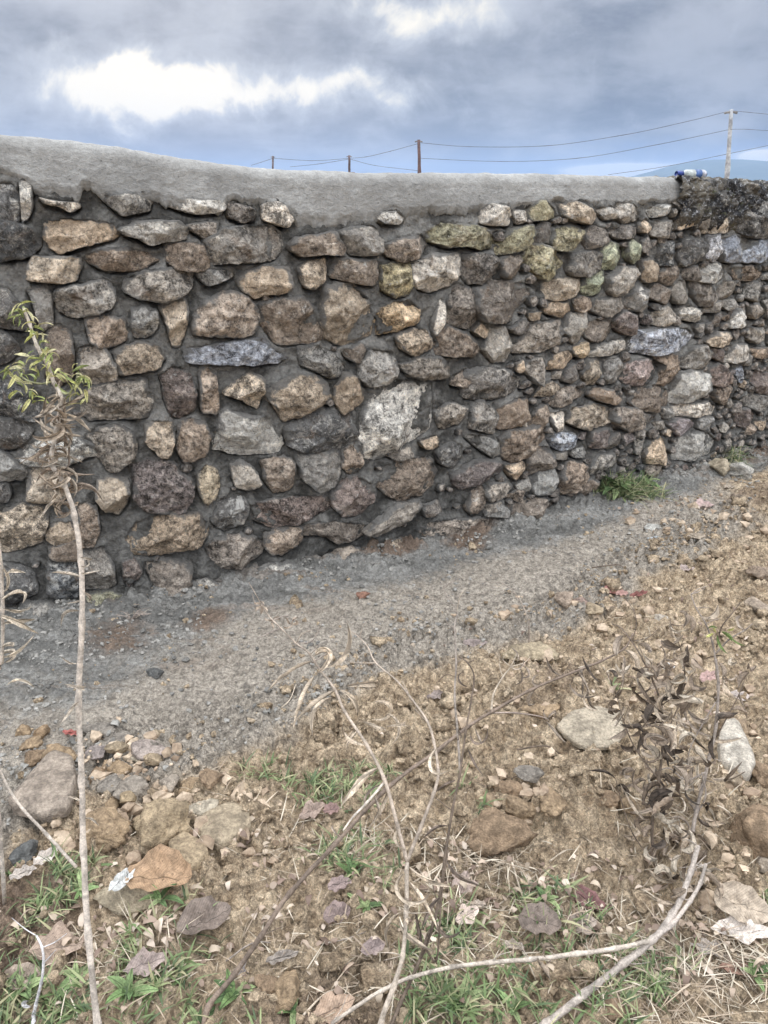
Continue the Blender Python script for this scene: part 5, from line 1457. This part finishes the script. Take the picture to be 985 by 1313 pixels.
gp = [(430, 1010, 55, 26, 420), (520, 1020, 50, 26, 320), (540, 1060, 50, 30, 200), (350, 1000, 30, 12, 90), (130, 1130, 70, 30, 420), (90, 1180, 70, 40, 420), (160, 1230, 90, 50, 600), (60, 1290, 90, 45, 600),
      (270, 1290, 110, 40, 380), (440, 1120, 60, 45, 480), (450, 1190, 50, 60, 420), (560, 1200, 70, 55, 480), (500, 1290, 110, 40, 520), (650, 1150, 60, 40, 260), (760, 1130, 60, 60, 180), (700, 1190, 60, 45, 180),
      (620, 1290, 90, 40, 380), (880, 1270, 110, 50, 480), (960, 1290, 50, 40, 240), (970, 1160, 30, 20, 60), (800, 634, 40, 8, 900), (785, 636, 22, 6, 500), (930, 594, 24, 8, 300), (330, 1080, 20, 10, 50), (800, 885, 22, 7, 50), (610, 1040, 24, 14, 70), (800, 1280, 70, 40, 240)]
X, Y = patch(gp); n = len(X)
gcol = np.array([(.10, .14, .055), (.15, .19, .085), (.21, .235, .115), (.075, .105, .05), (.30, .28, .16)])
kp = (np.arange(n) % 10 == 0) & (fbm(X, Y, 5, 2, 33.) > np.where(Y < 2.2, -.03, -1)); X = np.repeat(X[kp], 8)[:]; Y = np.repeat(Y[kp], 8); n = len(X); X = X + rng.standard_normal(n) * .008; Y = Y + rng.standard_normal(n) * .008
ci = gcol[rng.integers(0, 5, n)] * (0.8 + .5 * rng.random((n, 1)))
L = (.02 + .055 * rng.random(n)); L = np.where(Y > 3, L * 2.2, L)
ribbons('grass', X, Y, L, .0028 + .0055 * rng.random(n) ** 2, rng.random(n) * 6.28, .25 + 1.0 * rng.random(n), rng.random(n) * 1.6, ci, M_grass)
sp_ = [(600, 1130, 110, 50, 500), (760, 1180, 120, 60, 480), (870, 1260, 130, 60, 1100), (940, 1230, 60, 40, 350), (520, 1240, 120, 60, 500), (150, 1250, 100, 60, 400), (350, 1230, 120, 80, 200), (860, 1050, 80, 90, 420), (640, 1120, 60, 20, 200), (930, 594, 30, 10, 260), (172, 785, 10, 6, 20), (500, 1090, 80, 40, 220), (400, 1080, 90, 40, 160), (300, 1060, 150, 60, 120), (800, 840, 120, 60, 140)]
X, Y = patch([(a, b_, c, d, int(e * .55)) for a, b_, c, d, e in sp_]); n = len(X)
scol = np.array([(.42, .35, .26), (.32, .25, .18), (.5, .44, .34), (.22, .17, .12)])
ci = scol[rng.integers(0, 4, n)] * (0.75 + .5 * rng.random((n, 1)))
ribbons('straw', X, Y, .02 + .07 * rng.random(n), .0012 + .0022 * rng.random(n), rng.random(n) * 6.28, .05 + .5 * rng.random(n) ** 2, (rng.random(n) - .3) * 1.6, ci, M_grass, .004)
lp_ = [(600, 1130, 100, 50, 60), (760, 1150, 140, 70, 110), (880, 1230, 110, 70, 120), (300, 1180, 200, 90, 90), (500, 1200, 150, 90, 90), (130, 1220, 110, 90, 80), (870, 900, 80, 50, 40), (700, 880, 200, 90, 45), (860, 780, 120, 50, 35), (890, 660, 60, 25, 25), (300, 1090, 80, 20, 30)]
X, Y = patch(lp_); n = len(X)
lcol = np.array([(.36, .28, .21), (.27, .20, .15), (.46, .38, .30), (.17, .12, .09), (.38, .31, .23)])
ribbons('leaf_litter', X, Y, .014 + .028 * rng.random(n), .006 + .012 * rng.random(n), rng.random(n) * 6.28, .1 + .7 * rng.random(n), 1 + 2.5 * rng.random(n), lcol[rng.integers(0, 5, n)] * (0.75 + .5 * rng.random((n, 1))), M_grass, .006)

# ------------------------------------------------------------------ small broad-leaved weeds
wl = [leaf_mesh(.05, .017, c, .35, t, 60 + i, 'leaf', wavy=.05, shape='oval') for i, (c, t) in enumerate([(.9, .2), (1.3, -.3), (.6, .1)])]
WEEDS = [(300, 1275, 7, 1.0, 'broad-leaved green weed at the foot of the diagonal twig'), (590, 1290, 9, 1.15, 'large-leaved green weed at the bottom centre, right of the forked stem'),
 (170, 1290, 7, .9, 'green weed close right of the tall stem foot'), (30, 1270, 6, 1.1, 'green weed in the bottom left corner'), (210, 1175, 6, .9, 'weed with an oval leaf under the orange leaf'),
 (110, 1150, 6, .8, 'weed with narrow leaves left of the long pale rock'), (450, 1130, 6, .7, 'small weed in the grass left of the forked stem'), (965, 1262, 4, 1.0, 'round-leaved green weed at the lower right edge'),
 (788, 636, 14, 2.2, 'leafy green weed at the wall foot on the right'), (826, 625, 10, 1.8, 'second leafy weed at the wall foot, nearer the big pale stone'), (700, 1160, 5, .8, 'small weed behind the mauve-grey leaf'),
 (100, 1255, 6, 1.0, 'green weed touching the left side of the tall stem foot'), (255, 1300, 5, 1.0, 'weed at the bottom edge left of the diagonal twig foot'), (470, 1170, 5, .8, 'weed midway up the forked stem on its left'), (660, 1290, 5, .8, 'pale weed at the bottom right of centre'),
 (375, 1300, 5, .8, 'weed beside the rounded ochre clod at the bottom')]
for i, (px, py, n, s, lab) in enumerate(WEEDS):
    X, Y = ground_xy(px, py); z = float(gz(X, Y)) + .004
    T = thing('weed', (X, Y, z), lab, 'weed', 'small green weeds')
    for k in range(n):
        o = obj('leaf', wl[k % 3], None, T, rr_.choice([(.14, .21, .08), (.20, .28, .12), (.11, .17, .07), (.26, .32, .15)]))
        o.location = (rr_.uniform(-.004, .004), rr_.uniform(-.004, .004), 0)
        o.rotation_euler = (Matrix.Rotation(k / n * 6.28 + rr_.uniform(-.3, .3), 4, 'Z') @ Matrix.Rotation(-rr_.uniform(.3, 1.0), 4, 'Y') @ Matrix.Rotation(rr_.uniform(-.3, .3), 4, 'X')).to_euler()
        o.scale = (s * rr_.uniform(.8, 1.5),) * 3
# dry tuft at the wall foot on the left, and dry herb at the wall foot right
def tuft(px, py, lab, n, L, colr, name='dry_tuft'):
    X, Y = ground_xy(px, py); z = float(gz(X, Y)); T = thing(name, (X, Y, z), lab, 'dry plant')
    for k in range(n):
        a = rr_.uniform(0, 6.28); r_ = L * rr_.uniform(.6, 1.1); up_ = rr_.uniform(.15, .9)
        tube('stalk', [(0, 0, -.01), (math.cos(a) * r_ * .4, math.sin(a) * r_ * .4, r_ * up_ * .6), (math.cos(a) * r_, math.sin(a) * r_, r_ * up_ * .55)], .0022, .0009, M_bark, T, colr, 5, 3)
tuft(168, 795, 'small fan of dry stalks at the wall foot on the left', 12, .08, (.36, .30, .25))
tuft(925, 594, 'grey dry herb leaning on the wall foot at the right', 22, .20, (.33, .31, .25), 'dry_herb')
tuft(800, 636, 'short dry grass fan under the leafy wall-foot weeds', 14, .12, (.42, .38, .26))

# ------------------------------------------------------------------ bottle on the wall
def lathe(name, prof, m, parent, colr, seg=20):
    V = []; F_ = []
    for x, r_ in prof:
        for k in range(seg):
            a = k / seg * 6.2832; V.append((x, math.cos(a) * r_, math.sin(a) * r_))
    for i in range(len(prof) - 1):
        for k in range(seg):
            F_.append((i * seg + k, i * seg + (k + 1) % seg, (i + 1) * seg + (k + 1) % seg, (i + 1) * seg + k))
    F_.append(tuple(range(seg))); F_.append(tuple((len(prof) - 1) * seg + k for k in range(seg))[::-1])
    me = bpy.data.meshes.new(name); me.from_pydata(V, [], F_); me.polygons.foreach_set('use_smooth', [True] * len(F_)); me.materials.append(m)
    return obj(name, me, None, parent, colr)
uq, zq = wall_uz(908, 228)
xq, yq, _ = wall_pt(uq, 0, -0.10)
zt_ = float(topz(uq))
BT = thing('plastic_bottle', (float(xq), float(yq), zt_ + .022), 'blue and white plastic bottle lying on top of the wall', 'bottle')
BT.rotation_euler = (0, 0, R(20))
lathe('body', [(-.055, .006), (-.052, .014), (-.040, .021), (.010, .021)], M_plastic, BT, (.45, .48, .45))
lathe('label_band', [(.010, .0215), (.050, .0215)], M_plastic, BT, (.08, .14, .30))
lathe('bottle_end', [(.050, .021), (.070, .021), (.082, .016)], M_plastic, BT, (.45, .46, .5))
lathe('end_hole_shade', [(.083, .010), (.090, .010)], M_plastic, BT, (.02, .03, .12))  # solid dark disc, its colour standing in for the shade inside the hole
lathe('cap', [(-.100, .014), (-.097, .015), (-.062, .015), (-.057, .010)], M_plastic, BT, (.02, .04, .18))

# ------------------------------------------------------------------ power line
POLES = [(938, 140, 932, 230, 38.0, .08, (.36, .375, .39), 'pale concrete utility pole, the nearest, at the right'), (537, 179, 538, 222, 62.0, .11, (.13, .085, .08), 'dark wooden utility pole, tallest of the three dark ones'),
         (448, 199, 448, 221, 88.0, .12, (.12, .09, .09), 'dark utility pole with a box near its foot, middle distance'), (350, 200, 350, 217, 110.0, .12, (.14, .11, .11), 'thin dark utility pole, the farthest, at the left')]
for xa, ya, xb, yb_, D, r_, colr, lab in POLES:
    tp = at(xa, ya, D); bt = at(xb, yb_, D); dv = (bt - tp) / (tp.z - bt.z); ft = tp + dv * tp.z; ft.z = 0
    T = thing('utility_pole', ft, lab, 'pole', 'utility poles beyond the wall')
    o, _ = tube('shaft', [Vector((0, 0, -.3)), (tp - ft) * .5, tp - ft], r_ * 1.25, r_, M_far, T, colr, 10, 4, 0.02)
    o, _ = tube('insulator', [(tp - ft) + Vector((-.28, 0, -.15)), (tp - ft) + Vector((0, 0, -.10)), (tp - ft) + Vector((.28, 0, -.15))], .05, .05, M_far, T, (.2, .2, .2), 6, 2, 0)
    if 'box' in lab: lathe('equipment_box', [(-.25, .3), (.55, .3)], M_far, T, colr, 8).location = Vector((tp.x - ft.x, -.05, tp.z - 1.9)); bpy.data.objects[-1] if False else None
WIRES = [([(538, 183, 62), (600, 188, 58), (700, 187, 52), (800, 173, 45), (880, 156, 41), (937, 142, 38)], 'upper wire sagging between the tall dark pole and concrete pole'),
         ([(538, 203, 62), (640, 207, 56), (740, 203, 49), (840, 186, 43), (936, 166, 38)], 'lower wire between the tall dark pole and concrete pole'),
         ([(937, 142, 38), (960, 144, 36), (1040, 152, 31)], 'upper wire running right out of the photograph'),
         ([(936, 166, 38), (960, 166, 36), (1040, 171, 31)], 'middle wire running right out of the photograph'),
         ([(780, 224, 70), (850, 214, 60), (930, 198, 50), (1040, 175, 38)], 'lowest wire crossing behind the concrete pole'),
         ([(449, 203, 88), (470, 201, 80), (500, 194, 71), (537, 184, 62)], 'wire from the box pole up to the tall dark pole'),
         ([(449, 204, 88), (480, 212, 80), (537, 219, 64)], 'slack lower wire falling right from the box pole'),
         ([(351, 203, 110), (400, 206, 99), (448, 203, 88)], 'wire between the two farthest poles'),
         ([(372, 214, 110), (410, 210, 99), (448, 204, 88)], 'lower wire left of the box pole'),
         ([(322, 212, 130), (335, 208, 120), (350, 203, 110)], 'wire falling left from the farthest pole')]
for pts, lab in WIRES:
    P = [at(*q) for q in pts]; o0 = P[0]
    D = pts[0][2]
    o, _ = tube('wire', [q - o0 for q in P], .00024 * D + .001, .00024 * pts[-1][2] + .001, M_far, None, (.10, .10, .12), 5, 6, 0)
    o.location = o0; tag(o, lab, 'wire', 'wires between the utility poles')

# ------------------------------------------------------------------ air between here and the hill
HAZE = 1.25e-4
if HAZE:
    bm = bmesh.new(); bmesh.ops.create_cube(bm, size=1)
    for v_ in bm.verts: v_.co = Vector((v_.co.x * 26000, v_.co.y * 26000, -1.3 + (v_.co.z + .5) * 300))
    me = bpy.data.meshes.new('haze'); bm.to_mesh(me); bm.free()
    hm = bpy.data.materials.new('haze'); hm.use_nodes = True; n_ = hm.node_tree; n_.nodes.clear()
    o1 = n_.nodes.new('ShaderNodeOutputMaterial'); pv_ = n_.nodes.new('ShaderNodeVolumePrincipled'); pv_.inputs['Density'].default_value = HAZE
    pv_.inputs['Color'].default_value = (.46, .63, .90, 1); n_.links.new(pv_.outputs[0], o1.inputs[1])
    me.materials.append(hm); o = obj('haze', me); tag(o, kind='stuff')
